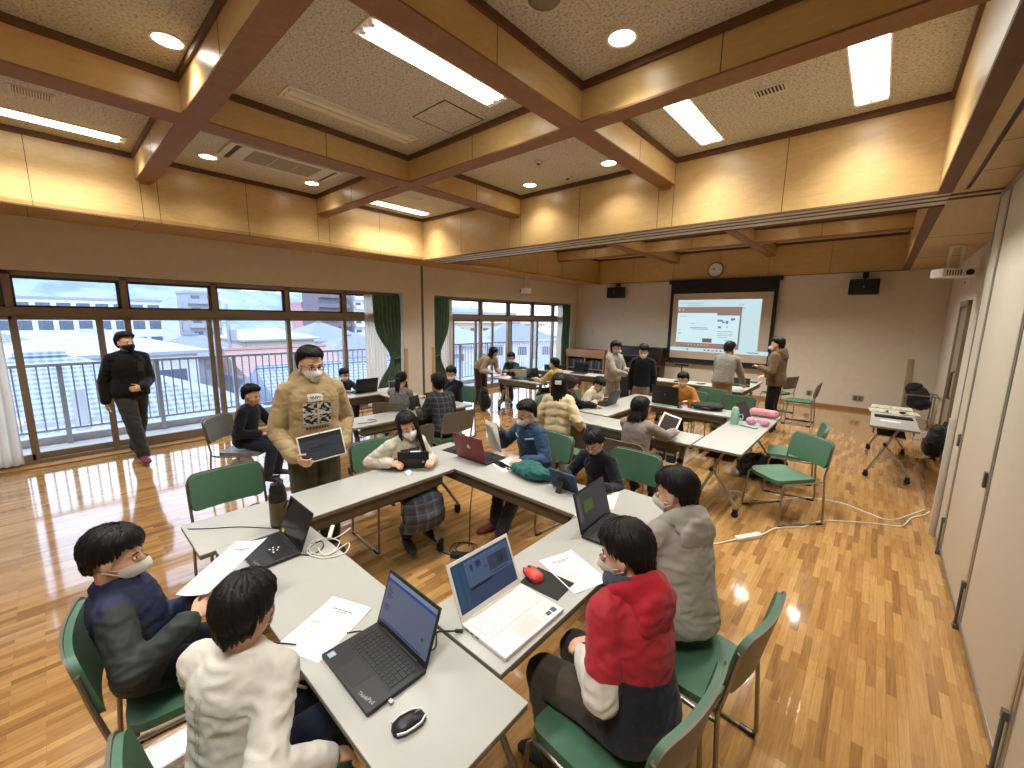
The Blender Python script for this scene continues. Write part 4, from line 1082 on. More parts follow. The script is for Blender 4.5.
P['E'] = person('standing person in a khaki hoodie and glasses showing a tablet', -3.26, 1.31, yaw(1, -.12), 1.75, 'stand', lean=5, hd=(8, 12), hands=dict(r=((-3.08, 1.10, .915), .8, (1, .35, -.1), (.1, -.9, -.3)), l=((-3.10, 1.47, .93), .9, (.9, -.2, .1), (.2, .9, .2))),
       top=dict(m=C_beige, i=.038, name='hoodie'), bot=dict(m=C_olive, i=.028), shoes=(40, 40, 42), hood=True, glasses=True, hair_=('neat', 2), b=1.08)
P['F'] = person('seated girl in a white cardigan and grey plaid pinafore holding a black tablet', -2.98, 1.92, yaw(1, -.12), 1.44, lean=17, hd=(-14, 10, 14), hands=dict(r=((-2.86, 1.74, .765), .9, (.8, .3, -.1), (0, -.4, .9)), l=((-2.68, 2.03, .765), .9, (.6, -.7, -.1), (0, .5, .9))),
       top=dict(m=C_cream, i=.022, name='cardigan'), skirt=C_skirt, bot=dict(m=C_charc, i=.006, name='tights'), hair_=('long', 4), hlen=.34, shoes=(20, 20, 22))
P['G'] = person('seated person in a blue jacket holding up a page behind the red laptop', -2.33, 2.98, yaw(-.12, -1), 1.50, lean=13, hd=(-4, 20), hands=dict(r=((-2.56, 2.74, .88), .7, (-.3, -.6, .5), (-.6, .2, .5)), l=((-2.16, 2.62, .73), .5, (-.5, -.8, 0), UP)),
       top=dict(m=C_blue, i=.028, name='jacket'), bot=dict(m=C_charc, i=.016), shoes=(110, 30, 34), collar=.02, glasses=True, hair_=('neat', 6), ank=((-.12, .52, .075), (.08, .42, .075)))
P['H'] = person('small seated person in a dark navy sweater and glasses at the blue tablet', -1.56, 2.92, yaw(-.05, -1), 1.28, lean=22, hd=(8, 32), hands=dict(r=((-1.72, 2.56, .74), .6, (.2, -1, 0), UP), l=((-1.36, 2.55, .74), .6, (-.3, -1, 0), UP)),
       top=dict(m=C_navyd, i=.020, name='sweater'), bot=dict(m=C_charc, i=.012), collar=.016, glasses=True, mask=None, hair_=('bowl', 8), zs=.46)
# ---- by the windows
P['I'] = person('person in black with a black mask walking past the nearer window', -7.20, .64, yaw(.88, .20), 1.73, 'stand', near=1, lean=3, hd=(12, 2), hands=dict(l=((-6.98, .74, .985), 1.0, (.2, -1, .2), (1, 0, .2)), r=((-7.18, .40, .82), .8, (0, 0, -1), (0, -1, 0))),
       top=dict(m=C_black, i=.034, name='jacket'), bot=dict(m=C_charc, i=.024), shoes=(96, 26, 40), mask='b', hair_=('neat', 9), collar=.02, b=1.04, ank=((-.06, -.26, .11), (.03, .24, .085)), hemt=-.10)
P['J'] = person('seated person in navy with rust shoulder panels, back turned, by the nearer window', -5.22, 1.36, yaw(.72, .70), 1.42, near=1, lean=12, hd=(-8, 16), hands=dict(l=((-5.16, 1.80, .62), .5), r='thigh'),
       top=dict(m=C_navyT, i=.022, name='jersey'), bot=dict(m=C_jean, i=.014), mask=None, hair_=('neat', 10))
P['K'] = person('small seated person in dark green behind the black laptop by the window', -6.72, 3.24, yaw(1, -.05), 1.26, near=1, lean=10, hd=(-4, 10), hands=dict(l=((-6.30, 3.40, .73), .5), r=((-6.32, 3.10, .73), .5)),
       top=dict(m=C_bgreen, i=.02, name='sweater'), bot=dict(m=C_charc, i=.012), hair_=('bowl', 11), zs=.40)
P['L'] = person('seated girl with a ponytail, grey patterned top and black mask at the silver laptop', -4.90, 3.15, yaw(-.55, .85), 1.42, near=1, lean=12, hd=(6, 14), hands=dict(l=((-5.45, 3.50, .73), .5), r=((-5.15, 3.52, .73), .5)),
       top=dict(m=C_floral, i=.022, name='blouse'), bot=dict(m=C_charc, i=.012), mask='b', hair_=('pony', 12), hlen=.16)
P['M'] = person('seated person in a dark plaid shirt seen from behind', -4.00, 3.24, yaw(-1, .04), 1.58, near=1, lean=14, hd=(-20, 6), hands=dict(l=((-4.40, 3.14, .73), .5), r=((-4.40, 3.46, .73), .5)),
       top=dict(m=C_plaid, i=.024, name='plaid_shirt'), bot=dict(m=C_charc, i=.014), hair_=('neat', 13))
P['N'] = person('dark haired person in black seated just beyond the plaid shirt', -4.96, 4.22, yaw(.35, -.95), 1.45, near=1, lean=10, hd=(20, 14), hands=dict(l=((-4.95, 3.80, .73), .5), r=((-5.15, 3.80, .73), .5)),
       top=dict(m=C_navyT, i=.022, name='sweater'), bot=dict(m=C_charc, i=.012), hair_=('bowl', 14))
# ---- far left group
P['O'] = person('standing woman in a beige sweater bending towards the far left table', -6.70, 6.46, yaw(1, .05), 1.55, 'stand', near=1, lean=66, neck=-24, hd=(-6, 26), hands=dict(l=((-6.20, 6.62, .73), .4), r=((-6.22, 6.36, .75), .4)),
       top=dict(m=C_sweat, i=.024, name='sweater'), bot=dict(m=C_brtr, i=.026), shoes=(110, 60, 46), hair_=('long', 15), hlen=.18)
P['P'] = person('seated person in a bottle green shirt with a pale mask at the far left table', -6.16, 6.98, yaw(.30, -.95), 1.42, near=1, lean=12, hd=(-4, 14), hands=dict(l=((-5.78, 6.52, .73), .5), r=((-6.02, 6.55, .74), .5)),
       top=dict(m=C_bgreen, i=.022, name='shirt'), bot=dict(m=C_charc, i=.012), hair_=('bowl', 16))
P['Q'] = person('seated person in a yellow jacket seen from behind at the far left table', -4.62, 6.56, yaw(-.95, .18), 1.42, near=1, lean=10, hd=(10, 6), hands=dict(l=((-5.02, 6.38, .74), .5), r=((-5.02, 6.70, .72), .5)),
       top=dict(m=C_yel, i=.028, name='jacket'), bot=dict(m=C_charc, i=.014), hair_=('neat', 17), collar=.018)
# ---- middle right group
P['R'] = person('standing girl in a cream quilted puffer jacket with a white hair clip', -2.46, 3.52, yaw(-.40, 1), 1.38, 'stand', near=1, b=.86, lean=3, hd=(6, 4), hands=dict(l=((-2.72, 3.62, .80), .5), r=((-2.28, 3.72, .78), .5)),
       top=dict(m=C_puff, i=.036, name='puffer_jacket'), bot=dict(m=C_lgrey, i=.022), hair_=('long', 18), hlen=.38, puff=True, hemt=-.22, collar=.022)
P['S'] = person('brown haired child in black leaning on the table with one arm stretched out', -3.34, 4.86, yaw(1, .25), 1.36, near=1, lean=20, hd=(-4, 24), hands=dict(r=((-2.88, 5.02, .735), .5), l=((-3.02, 5.12, .73), .5)),
       top=dict(m=C_black, i=.024, name='sweater'), bot=dict(m=C_charc, i=.012), brown=True, hair_=('bob', 19), hlen=.06, mask=None)
P['T'] = person('child in a cream top bending over the dark laptop on the middle table', -3.30, 5.45, yaw(1, -.10), 1.36, near=1, lean=33, neck=6, hd=(-8, 38), hands=dict(r=((-3.0, 5.26, .735), .5), l=((-2.98, 5.50, .735), .5)),
       top=dict(m=C_cream, i=.024, name='top'), bot=dict(m=C_charc, i=.012), hair_=('bowl', 20), mask=None)
P['U'] = person('standing person in a grey hoodie with an arm out, beside the navy sweater', -3.66, 6.98, yaw(.98, -.25), 1.57, 'stand', near=1, lean=4, hd=(0, 10), hands=dict(r=((-3.30, 6.80, .97), .5, (1, .1, .25), (0, -.3, -1)), l=((-3.34, 7.02, 1.02), .6)),
       top=dict(m=C_greyh, i=.034, name='hoodie'), bot=dict(m=C_lgrey, i=.020), hood=True, hair_=('bowl', 21))
P['W'] = person('standing person in a dark navy sweater and beige trousers facing the camera', -3.02, 6.86, yaw(.30, -.95), 1.55, 'stand', near=1, lean=3, hd=(0, 16), hands=None,
       top=dict(m=C_navyd, i=.026, name='sweater'), bot=dict(m=fabric('stone_trousers', (142, 132, 114)), i=.024), hair_=('bowl', 22))
P['X'] = person('seated child in an orange fleece behind the large black laptop', -2.18, 6.60, yaw(-.12, -1), 1.38, near=1, lean=14, hd=(4, 12), hands=dict(l=((-2.0, 6.26, .74), .6), r=((-2.42, 6.30, .74), .5)),
       top=dict(m=C_orange, i=.028, name='fleece'), bot=dict(m=C_charc, i=.012), hair_=('bowl', 23))
P['Y'] = person('girl in a mauve grey sweater seen from behind, holding a white tablet', -1.72, 3.82, yaw(.02, 1), 1.42, near=1, lean=9, hd=(-14, 12), hands=dict(l=((-1.80, 4.32, .76), .8), r=((-1.50, 4.28, .78), .8)),
       top=dict(m=C_mauve, i=.030, name='sweater'), bot=dict(m=C_charc, i=.012), hair_=('bob', 24), hlen=.13)
P['Z'] = person('person in a grey sweater leaning on the table under the screen, back turned', -1.98, 7.86, yaw(.10, 1), 1.64, 'stand', near=1, lean=20, hd=(-4, 22), hands=dict(l=((-2.22, 8.42, .73), .3), r=((-1.72, 8.36, .73), .3)),
       top=dict(m=C_grey, i=.032, name='sweater'), bot=dict(m=C_tan, i=.024), hair_=('neat', 25), collar=.012)
P['V'] = person('standing person in a brown hooded jacket and black trousers right of the screen', -1.27, 8.50, yaw(-1, .05), 1.71, 'stand', near=1, lean=3, hd=(-4, 8), hands=dict(l=((-1.52, 8.36, 1.14), .7), r=((-1.46, 8.62, .98), .7)),
       top=dict(m=C_brown, i=.036, name='jacket'), bot=dict(m=C_black, i=.022), shoes=(70, 30, 30), hood=True, hair_=('neat', 26), hemt=-.16)

# ---- clothing details
inf = P['E']; c = inf['at'](.66)[0]
M_printK = mat('print_black', (34, 32, 32), .8); M_printW = mat('print_white', (210, 206, 196), .8)
decal(inf, 'chest_print', M_printW, c + V((0, .1, -.05)), .20, .175, (0, 1, .1), off=.005)
def ph(u, v):
    s = math.sin(u * 23 + 5 * math.sin(v * 9)) + math.cos(v * 21 + 4 * math.sin(u * 7)); return s > -.2 and abs(u - .5) > .03 and abs(v - .5) > .03
decal(inf, 'chest_print_photo', M_printK, c + V((0, .1, -.045)), .195, .16, (0, 1, .1), nu=26, nv=22, off=.0075, fn=ph)
decal(inf, 'chest_print_line', M_printK, c + V((0, .1, -.155)), .17, .014, (0, 1, .1), nu=24, nv=2, off=.006, fn=lambda u, v: int(u * 24) % 3 != 2)
decal(inf, 'name_tag', M_printW, c + V((.015, .1, .075)), .105, .06, (0, 1, .15), off=.008)
decal(inf, 'name_tag_scribble', M_printK, c + V((.015, .1, .075)), .075, .022, (0, 1, .15), nu=22, nv=5, off=.010, fn=lambda u, v: abs(v - .5 - .3 * math.sin(u * 26)) < .17)
inf = P['G']; c = inf['at'](.72)[0]
for s in (-1, 1): decal(inf, 'reflective_strip', M_printW, c + V((s * .085, .1, .03 - s * .0)), .085, .012, (0, 1, .25), up=V((s * -.30, 0, 1)).normalized(), nu=6, nv=2, off=.004)
inf = P['F']; c = inf['at'](.45)[0]
decal(inf, 'pinafore_bib', C_skirt, c + V((0, .1, 0)), .17, .30, (0, 1, .15), nu=10, nv=12, off=.008)
inf = P['J']; c = inf['at'](.86)[0]
for s in (-1, 1): decal(inf, 'shoulder_panel', C_rust, c + V((s * .13, -.03, -.01)), .10, .14, (s * .7, -.55, .5), nu=8, nv=8, off=.005)
inf = P['I']; c = inf['at'](.72)[0]
decal(inf, 'chest_pocket', mat('pocket_sheen', (40, 40, 44), .5), c + V((-.085, .1, -.02)), .07, .12, (0, 1, .1), off=.004)
inf = P['P']; c = inf['at'](.6)[0]
decal(inf, 'chest_lettering', M_printW, c + V((0, .1, .0)), .14, .035, (0, 1, .1), nu=16, nv=3, off=.004, fn=lambda u, v: int(u * 16) % 4 != 3)
inf = P['R']
h = MB(); HMx = inf['HM']; h.box((0, -.128, .035), (.075, .02, .05), HMx); h.build('hair_clip', M_printW, inf['root'], bevel=.006)
inf = P['Z']; c = inf['at'](1.02)[0]
inf = P['A']; c = inf['at'](.55)[0]
for dx in (-.006, .006): decal(inf, 'back_pleat', mat('shirt_seam', (186, 182, 172), .9), c + V((dx, -.1, .02)), .004, .22, (0, -1, .1), nu=2, nv=12, off=.004)
decal(inf, 'back_yoke_seam', mat('shirt_seam', (186, 182, 172), .9), inf['at'](.78)[0] + V((0, -.1, 0)), .28, .005, (0, -1, .25), nu=14, nv=2, off=.004)
inf = P['C']
rg = [inf['at'](1.0)[0] + inf['X'] * (.082 * inf['k']) * math.cos(2 * PI * t / 20) + inf['Y'] * (.080 * inf['k']) * math.sin(2 * PI * t / 20) + V((0, 0, .050)) for t in range(21)]
me = solid(MB().tube(rg, .026, 10), .009, 2); wrinkle(me, .006, 16, 3); link('neck_warmer', me, fabric('slate_fleece', (58, 64, 80)), inf['root'])

# ------------------------------------------------------------------ chairs (the sitter, if any, is a thing of its own)
def behind(k, label, deep=False, off=.0, rz=None):
    r = P[k]['root']; a = r.rotation_euler.z if rz is None else rz
    return chair(r.location.x + math.sin(a) * -off * -1, r.location.y - math.cos(a) * off, a, label, deep)
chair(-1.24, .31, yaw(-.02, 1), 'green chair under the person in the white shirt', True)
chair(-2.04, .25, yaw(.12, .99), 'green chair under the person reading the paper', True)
chair(-.58, 1.23, yaw(-1, .10), 'green chair under the person in the red anorak')
chair(-.50, 1.80, yaw(-1, .10), 'green chair under the person in the grey hoodie at the front right')
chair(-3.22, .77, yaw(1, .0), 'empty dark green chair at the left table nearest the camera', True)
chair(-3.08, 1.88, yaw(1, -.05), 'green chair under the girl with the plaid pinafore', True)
behind('G', 'green chair under the person in the blue jacket')
chair(-1.46, 3.00, yaw(-.02, -1), 'green chair under the small person in the navy sweater')
cj = behind('J', 'grey chair under the person with rust shoulder panels')
for q in cj.children:
    if q.name.startswith(('seat', 'backrest')): q.data = q.data.copy(); q.data.materials.clear(); q.data.materials.append(mat('grey_chair_shell', (128, 128, 124), .45))
behind('K', 'chair under the small person behind the window side laptop')
behind('L', 'chair under the girl with the ponytail')
behind('M', 'chair with its brown back to the camera, under the plaid shirt')
behind('N', 'chair under the dark haired person beyond the plaid shirt')
chair(-3.80, 2.46, yaw(-1, .05), 'empty chair with its brown back to the camera, left of the plaid shirt')
behind('P', 'chair under the person in the bottle green shirt')
behind('Q', 'chair under the person in the yellow jacket')
behind('S', 'chair under the brown haired child')
behind('T', 'chair under the child bending over the dark laptop')
behind('X', 'green chair under the child in orange')
chair(-1.72, 3.80, yaw(.02, 1), 'chair with its brown back to the camera, under the girl in the mauve sweater')
chair(-2.40, 3.98, yaw(.05, 1), 'chair right behind the legs of the girl in the puffer jacket')
chair(-.56, 4.78, yaw(-.64, -.77), 'empty mint green chair on the open floor, nearest the power cord')
chair(-.62, 5.62, yaw(-1, -.15), 'empty green chair drawn up to the table with the pink pencil case')
chair(-1.50, 6.68, yaw(0, -1), 'empty green chair behind the black flat bag')
chair(-1.95, 7.05, yaw(.1, -1), 'empty green chair behind the child in orange')
chair(-1.02, 9.55, yaw(-1, .0), 'chair behind the legs of the brown jacket man near the far wall')
chair(-1.52, 10.35, yaw(-.8, .3), 'green chair by the far wall under the right half of the screen')
# ------------------------------------------------------------------ devices and small things
M_lapK = mat('laptop_black', (33, 32, 33), .5, var=.08); M_key = mat('key_black', (22, 22, 23), .45, var=.1); M_lapW = mat('laptop_white', (226, 222, 216), .4, var=.015)
M_keyW = mat('key_white', (236, 232, 228), .45, var=.01); M_keyWd = mat('key_deck_white', (212, 202, 196), .5, var=.02); M_red = mat('lid_red', (112, 22, 34), .38, var=.06)
M_silver = mat('laptop_silver', (188, 190, 194), .35, .5, var=.02); M_pap = mat('paper', (232, 230, 224), .85, var=.01); M_ink = mat('print_ink', (70, 68, 68), .9)
M_scoff = mat('screen_off', (26, 27, 31), .12, var=.05)
def text(s, size, m, parent, M, name='lettering'):
    c = bpy.data.curves.new(name, 'FONT'); c.body = s; c.size = size; c.extrude = .0002; c.align_x = 'CENTER'; c.align_y = 'CENTER'
    o = bpy.data.objects.new(name, c); COL.objects.link(o)
    me = bpy.data.meshes.new_from_object(o.evaluated_get(bpy.context.evaluated_depsgraph_get())); bpy.data.objects.remove(o); bpy.data.curves.remove(c)
    me.transform(M); me.materials.clear(); me.materials.append(m); o = bpy.data.objects.new(name, me); COL.objects.link(o); o.parent = parent; return o
def laptop(label, cx, cy, rz, w, d, tau, body, key, deck, scr=None, z=ZT, lid_m=None, h=None, content=(), bez=.010, rows=6, name='laptop'):
    o = thing(name, label, 'laptop', (cx, cy, z), rz); h = h or d * .95
    MB().bx(-w / 2, w / 2, -d / 2, d / 2, .002, .018).build('base', body, o, bevel=.003)
    MB().bx(-w * .44, w * .44, -d * .10, d * .40, .0175, .0188).build('key_deck', deck, o)
    k = MB(); cols = 15; kw = w * .86 / cols; kh = d * .46 / rows
    for r in range(rows):
        x = -w * .43
        while x < w * .43 - kw * .5:
            n = 1
            if r == rows - 1 and abs(x + w * .17) < kw * .6: n = 5
            elif r in (2, 3) and x > w * .43 - kw * 2.2: n = 2
            k.bx(x + kw * .07, x + kw * n - kw * .07, d * .385 - (r + 1) * kh + kh * .09, d * .385 - r * kh - kh * .09, .0186, .0208); x += kw * n
    k.build('keyboard', key, o)
    MB().bx(-w * .17, w * .15, -d * .44, -d * .14, .0176, .0186).build('touchpad', deck, o)
    MB().tube([(-w * .35, d / 2 - .004, .016), (w * .35, d / 2 - .004, .016)], .007, 10).build('hinge', body if lid_m is None else M_lapK, o, smooth=True)
    LM = Matrix.Translation((0, d / 2 - .003, .018)) @ Matrix.Rotation(R(-tau), 4, 'X')
    ld = MB().bx(-w / 2, w / 2, .0, .007, .0, h, LM).build('lid', lid_m or body, o, bevel=.0025)
    sc = MB().bx(-w / 2 + bez, w / 2 - bez, -.0008, .001, bez * 1.6 + .006, h - bez * 1.2, LM).build('screen', scr or M_scoff, o)
    for nm, m, rects in content:
        q = MB(); sw = w - 2 * bez; shh = h - bez * 2.8 - .006
        for u0, u1, v0, v1 in rects: q.bx(-w / 2 + bez + u0 * sw, -w / 2 + bez + u1 * sw, -.0016, -.0007, bez * 1.6 + .006 + v0 * shh, bez * 1.6 + .006 + v1 * shh, LM)
        q.build(nm, m, sc)
    o['_'] = 0; del o['_']
    return o, LM, w, d, h
def E_(n, c, s=1.0): return emis('px_' + n, c, s)
# black laptop on the front table
o, LM, w, d, h = laptop('open black laptop on the very front table, pale blue screen', -1.225, .650, R(-1), .335, .225, 19, M_lapK, M_key, M_lapK, E_('grey_blue', (112, 122, 146), .42),
    content=(('title_bar', E_('blue', (42, 72, 160), .5), [(0, 1, .86, .92)]), ('page_top', E_('pale', (140, 150, 172), .5), [(0, 1, .92, 1)]),
             ('text_blocks', E_('violet', (74, 62, 130), .4), [(.05, .13, .74, .76), (.05, .11, .70, .72), (.05, .15, .66, .68), (.05, .12, .60, .62), (.05, .16, .56, .58), (.05, .10, .50, .52), (.04, .14, .36, .38), (.04, .12, .32, .34), (.04, .15, .28, .30), (.85, .88, .28, .33), (.05, .9, .02, .05)])))
text('ThinkPad', .020, M_alu, o, Matrix.Translation((.115, -.088, .0186)) @ Matrix.Rotation(R(12), 4, 'Z'))
MB().bx(-.15, -.125, -.10, -.075, .0182, .0187).build('sticker', mat('sticker_blue', (150, 170, 196), .5), o)
MB().ball((0, .045, .020), (.004, .004, .003)).build('pointing_stick', mat('stick_red', (150, 30, 30), .6), o)
MB().bx(.16, .185, -.04, -.028, .004, .012).build('usb_stub', M_alu, o)
# white laptop
o, LM, w, d, h = laptop('open white laptop on the front right table', -1.003, 1.168, yaw(-1, .02), .362, .250, 24, M_lapW, M_keyW, M_keyWd, E_('navy_ui', (52, 74, 112), .42), bez=.012, h=.235,
    content=(('ui_panel', E_('ui_light', (88, 106, 142), .42), [(.20, .98, .40, .95)]), ('side_bar', E_('teal_ui', (40, 92, 122), .42), [(.02, .10, .1, .95), (.12, .18, .05, .9)]),
             ('picture', E_('dark_pic', (54, 60, 62), .4), [(.58, .94, .50, .82)]), ('figures', E_('dark_ui', (24, 34, 60), .3), [(.28, .32, .70, .84), (.38, .46, .72, .86), (.74, .84, .56, .80), (.22, .60, .34, .39), (.62, .9, .42, .46), (.5, .56, .62, .68)]), ('icons', E_('ui_icons', (120, 140, 170), .5), [(.2 + .07 * i, .235 + .07 * i, .90, .93) for i in range(9)])))
MB().bx(.10, .125, -.105, -.085, .0182, .0187).bx(.132, .158, -.108, -.082, .0182, .0187).build('sticker', mat('sticker_slate', (70, 84, 104), .5), o)
q = MB()
for i in range(3): q.bx(-.1815, -.179, .02 + i * .03, .04 + i * .03, .006, .013)
q.build('port', M_grey, o)
# black laptop with the small yellow sticker on the left table
o, LM, w, d, h = laptop('open black laptop with a yellow sticker and dark screen, beside the drink flask', -2.290, .655, R(-1), .315, .215, 21, M_lapK, M_key, M_lapK)
text('ThinkPad', .017, M_alu, o, Matrix.Translation((.10, -.085, .0186)) @ Matrix.Rotation(R(12), 4, 'Z'))
MB().bx(-.125, -.095, -.0018, -.0006, .012, .030, LM).build('yellow_sticker', mat('sticker_yellow', (206, 206, 60), .6), o)
q = MB()
for x, y in ((.02, .0), (.035, .012), (.01, .02), (.05, .028), (.028, .040), (.06, .006)): q.bx(x - .005, x + .005, y - .004, y + .004, .0206, .0213)
q.build('key_stickers', M_white, o)
# black laptop with the green square
o, LM, w, d, h = laptop('open black laptop with a green square on its screen', -1.030, 2.11, yaw(-1, -.05), .375, .250, 16, M_lapK, M_key, M_lapK, E_('charcoal_ui', (66, 66, 72), .4),
    content=(('green_square', E_('olive_green', (84, 104, 42), .45), [(.20, .50, .38, .70)]), ('ui_lines', E_('grey_ui', (96, 96, 104), .4), [(.02, .98, .95, .97), (.02, .12, .2, .9)])))
# red laptop (lid to the camera)
o, LM, w, d, h = laptop('red lidded laptop with a white triangle mark, standing open before the blue jacket', -2.545, 2.475, yaw(.03, -1), .362, .245, 16, M_lapK, M_key, M_lapK, lid_m=M_red)
MB().prism([(-.022, -.018), (.022, -.018), (0, .024)], -.0004, .0004, LM @ Matrix.Translation((0, .0076, .135)) @ Matrix.Rotation(R(90), 4, 'X')).build('triangle_mark', M_offw, o)
# others further back
laptop('black laptop open by the window, its lid hiding a small person in green', -6.26, 3.36, yaw(1, .06) + PI, .385, .24, 12, M_lapK, M_key, M_lapK, lid_m=M_black)[0].rotation_euler = (0, 0, yaw(1, 0))
o, LM, w, d, h = laptop('silver laptop with a round mark on its lid, at the pier', -5.62, 3.64, yaw(-.88, .48), .31, .215, 22, M_silver, M_key, M_silver)
MB().tube([(0, .0072, .10), (0, .0082, .10)], .018, 16, LM).build('lid_mark', M_white, o)
laptop('dark laptop open before the child in the cream top', -2.93, 5.37, yaw(1, 0), .33, .23, 20, M_lapK, M_key, M_lapK, lid_m=mat('lid_dark_green', (36, 42, 40), .5))
o, LM, w, d, h = laptop('large black laptop standing open before the child in orange', -2.27, 6.14, yaw(0, -1), .40, .25, 8, M_lapK, M_key, M_lapK, lid_m=M_black, h=.27)
MB().tube([(0, .0072, .14), (0, .0082, .14)], .016, 18, LM).build('lid_mark', M_grey, o)
laptop('silver laptop standing open on the far left table', -5.45, 6.42, yaw(.45, -.9), .32, .22, 20, M_silver, M_key, M_silver)
laptop('black laptop standing open on the far left table before the yellow jacket', -5.12, 6.48, yaw(-.8, .35), .34, .23, 22, M_lapK, M_key, M_lapK)
laptop('low black laptop on the table under the screen', -1.90, 8.85, yaw(-.2, 1), .32, .22, 60, M_lapK, M_key, M_lapK)
laptop('black laptop standing open beyond the yellow jacket on the farthest left table', -5.05, 8.02, yaw(-.2, 1), .36, .24, 12, M_lapK, M_key, M_lapK)

def tablet(label, c, fwd, tilt, w, h, body, scr, thick=.010, bez=.012, name='tablet', roll=0):
    """screen faces -fwd (towards the user); c is the centre of the slab"""
    o = thing(name, label, 'tablet', c, yaw(*fwd)); M = Matrix.Rotation(R(-tilt), 4, 'X') @ Matrix.Rotation(R(roll), 4, 'Y')
    MB().bx(-w / 2, w / 2, 0, thick, -h / 2, h / 2, M).build('case', body, o, bevel=.003)
    MB().bx(-w / 2 + bez, w / 2 - bez, -.0012, .001, -h / 2 + bez, h / 2 - bez, M).build('screen', scr, o)
    return o, M
o, M = tablet('white framed tablet with a dark screen, held up by the khaki hoodie', (-3.0, 1.268, .985), (-.93, .22), 14, .315, .205, M_lapW, E_('slate_page', (62, 66, 74), .40), bez=.010, roll=-6)
q = MB()
for u0, u1, v in ((-.10, -.05, .03), (-.10, .02, .0), (-.06, .07, -.005), (-.10, .0, -.025), (-.02, .05, .012)): q.bx(u0, u1, -.0020, -.001, v, v + .004, M)
q.build('page_text', E_('page_text', (30, 32, 36), .2), o)
MB().bx(-.148, .148, -.0016, -.001, .058, .092, M).build('browser_bar', E_('bar_dark', (38, 40, 46), .3), o)
MB().tube([(0, -.002, .0965), (0, -.0005, .0965)], .004, 10, M).build('camera_eye', M_grey, o)
o, M = tablet('black tablet in a folding case held by the girl in the plaid pinafore', (-2.735, 1.885, .785), (.75, -.66), -22 + 40, .25, .165, M_blackm, M_scoff)
MB().bx(-.115, .115, .010, .016, -.075, .02, M).build('case_flap', M_black, o, bevel=.003)
MB().bx(-.06, .02, .0, .011, .0825, .0885, M).build('silver_edge', M_white, o)
o, M = tablet('blue cased tablet with a round black stand on the middle table', (-1.60, 2.40, .775), (-.05, -1), 20, .235, .165, mat('case_blue', (34, 54, 84), .6), M_scoff, thick=.014)
MB().tube([(0, .014, -.005), (0, .022, -.005)], .052, 20, M).build('round_grip', M_blackm, o)
MB().bar((0, .03, -.0), (0, .075, -.075), .04, .008).build('stand_foot', M_blackm, o)
o, M = tablet('white tablet with a dark screen held by the girl in mauve', (-1.615, 4.42, .80), (-.25, 1), 32, .20, .27, M_white, mat('screen_brown', (58, 50, 48), .15), bez=.018, roll=16)
o, M = tablet('black tablet standing on the middle left table in front of the plaid shirt', (-4.60, 3.22, .79), (-.85, -.4), 12, .24, .18, M_blackm, M_scoff)
MB().bar((0, .012, -.02), (0, .075, -.088), .12, .006).build('stand_flap', M_blackm, o)
o, M = tablet('dark grey tablet propped beside the pink pencil case', (-1.17, 5.80, .785), (-.9, .45), 24, .17, .24, M_blackm, mat('screen_mauve', (62, 54, 62), .2), roll=-8)
o.location.z = .815; MB().bar((0, .012, -.04), (0, .085, -.112), .06, .008).build('stand_flap', M_blackm, o)
# paper sheets
def sheet(label, c, rz, w=.21, h=.297, bend=.0, tilt=0, roll=0, z=ZT + .0012, curl=.0, lines=True, group=None):
    o = thing('paper_sheet', label, 'paper', (c[0], c[1], z), rz, group); M = Matrix.Rotation(R(tilt), 4, 'X') @ Matrix.Rotation(R(roll), 4, 'Y')
    def pz(u, v): return bend * (u * u) + curl * max(0, v - .25) ** 2 + .0006
    P = [[M @ V((w * u, h * v, pz(u, v))) for u in pset(-.5, .1, 11)] for v in pset(-.5, .1, 11)]
    mb = MB(); mb.grid(P); mb.grid([[p - (M.to_3x3() @ V((0, 0, .0007))) for p in reversed(r)] for r in P]); mb.build('sheet', M_pap, o, smooth=True, ang=80)
    if lines:
        q = MB()
        def ln(u0, u1, v, t):
            n = 4
            for i in range(n):
                a = u0 + (u1 - u0) * i / n; b = u0 + (u1 - u0) * (i + .86) / n
                q.quad(*[M @ V((w * x, h * y, pz(x, y) + .0007)) for x, y in ((a, v), (b, v), (b, v + t), (a, v + t))])
        ln(-.25, .25, .32, .016); ln(-.12, .12, .285, .014); ln(-.3, -.1, .22, .005)
        ln(-.38, -.22, .02, .012)
        for i in range(5): ln(-.34, .05 + .06 * math.sin(i * 2), -.03 - i * .028, .005)
        for i in range(4): ln(-.34, -.08 + .05 * math.cos(i * 3), -.20 - i * .02, .004)
        q.build('printed_text', M_ink, o)
    return o
sheet('printed sheet lying left of the open black laptop at the front', (-1.535, .62), R(22), curl=.12)
sheet('printed sheet on the front right table beyond the red mouse', (-1.01, 1.62), yaw(-1, .35) , bend=.01)
sheet('printed sheet held by the person in the dark green jacket', (-1.99, .400), R(27), z=.872, tilt=15, roll=-17, bend=.04)
sheet('blank sheet under the small navy sweater person at the end of the middle table', (-1.33, 2.47), R(20), lines=False)
for i, (dx, t_, lab) in enumerate(((0, 78, 'front page of the papers held upright behind the red laptop'), (.02, 66, 'rear page of the papers held upright behind the red laptop'))):
    sheet(lab, (-2.60 + dx, 2.66 - .03 * i, .0), R(168 - 14 * i), z=.855, tilt=t_, bend=.06, lines=False)
sheet('sheet lying on the table right of the red laptop', (-2.26, 2.50), R(70), lines=False)
sheet('sheet lying before the bottle green shirt on the far left table', (-5.72, 6.42), R(30), lines=False)
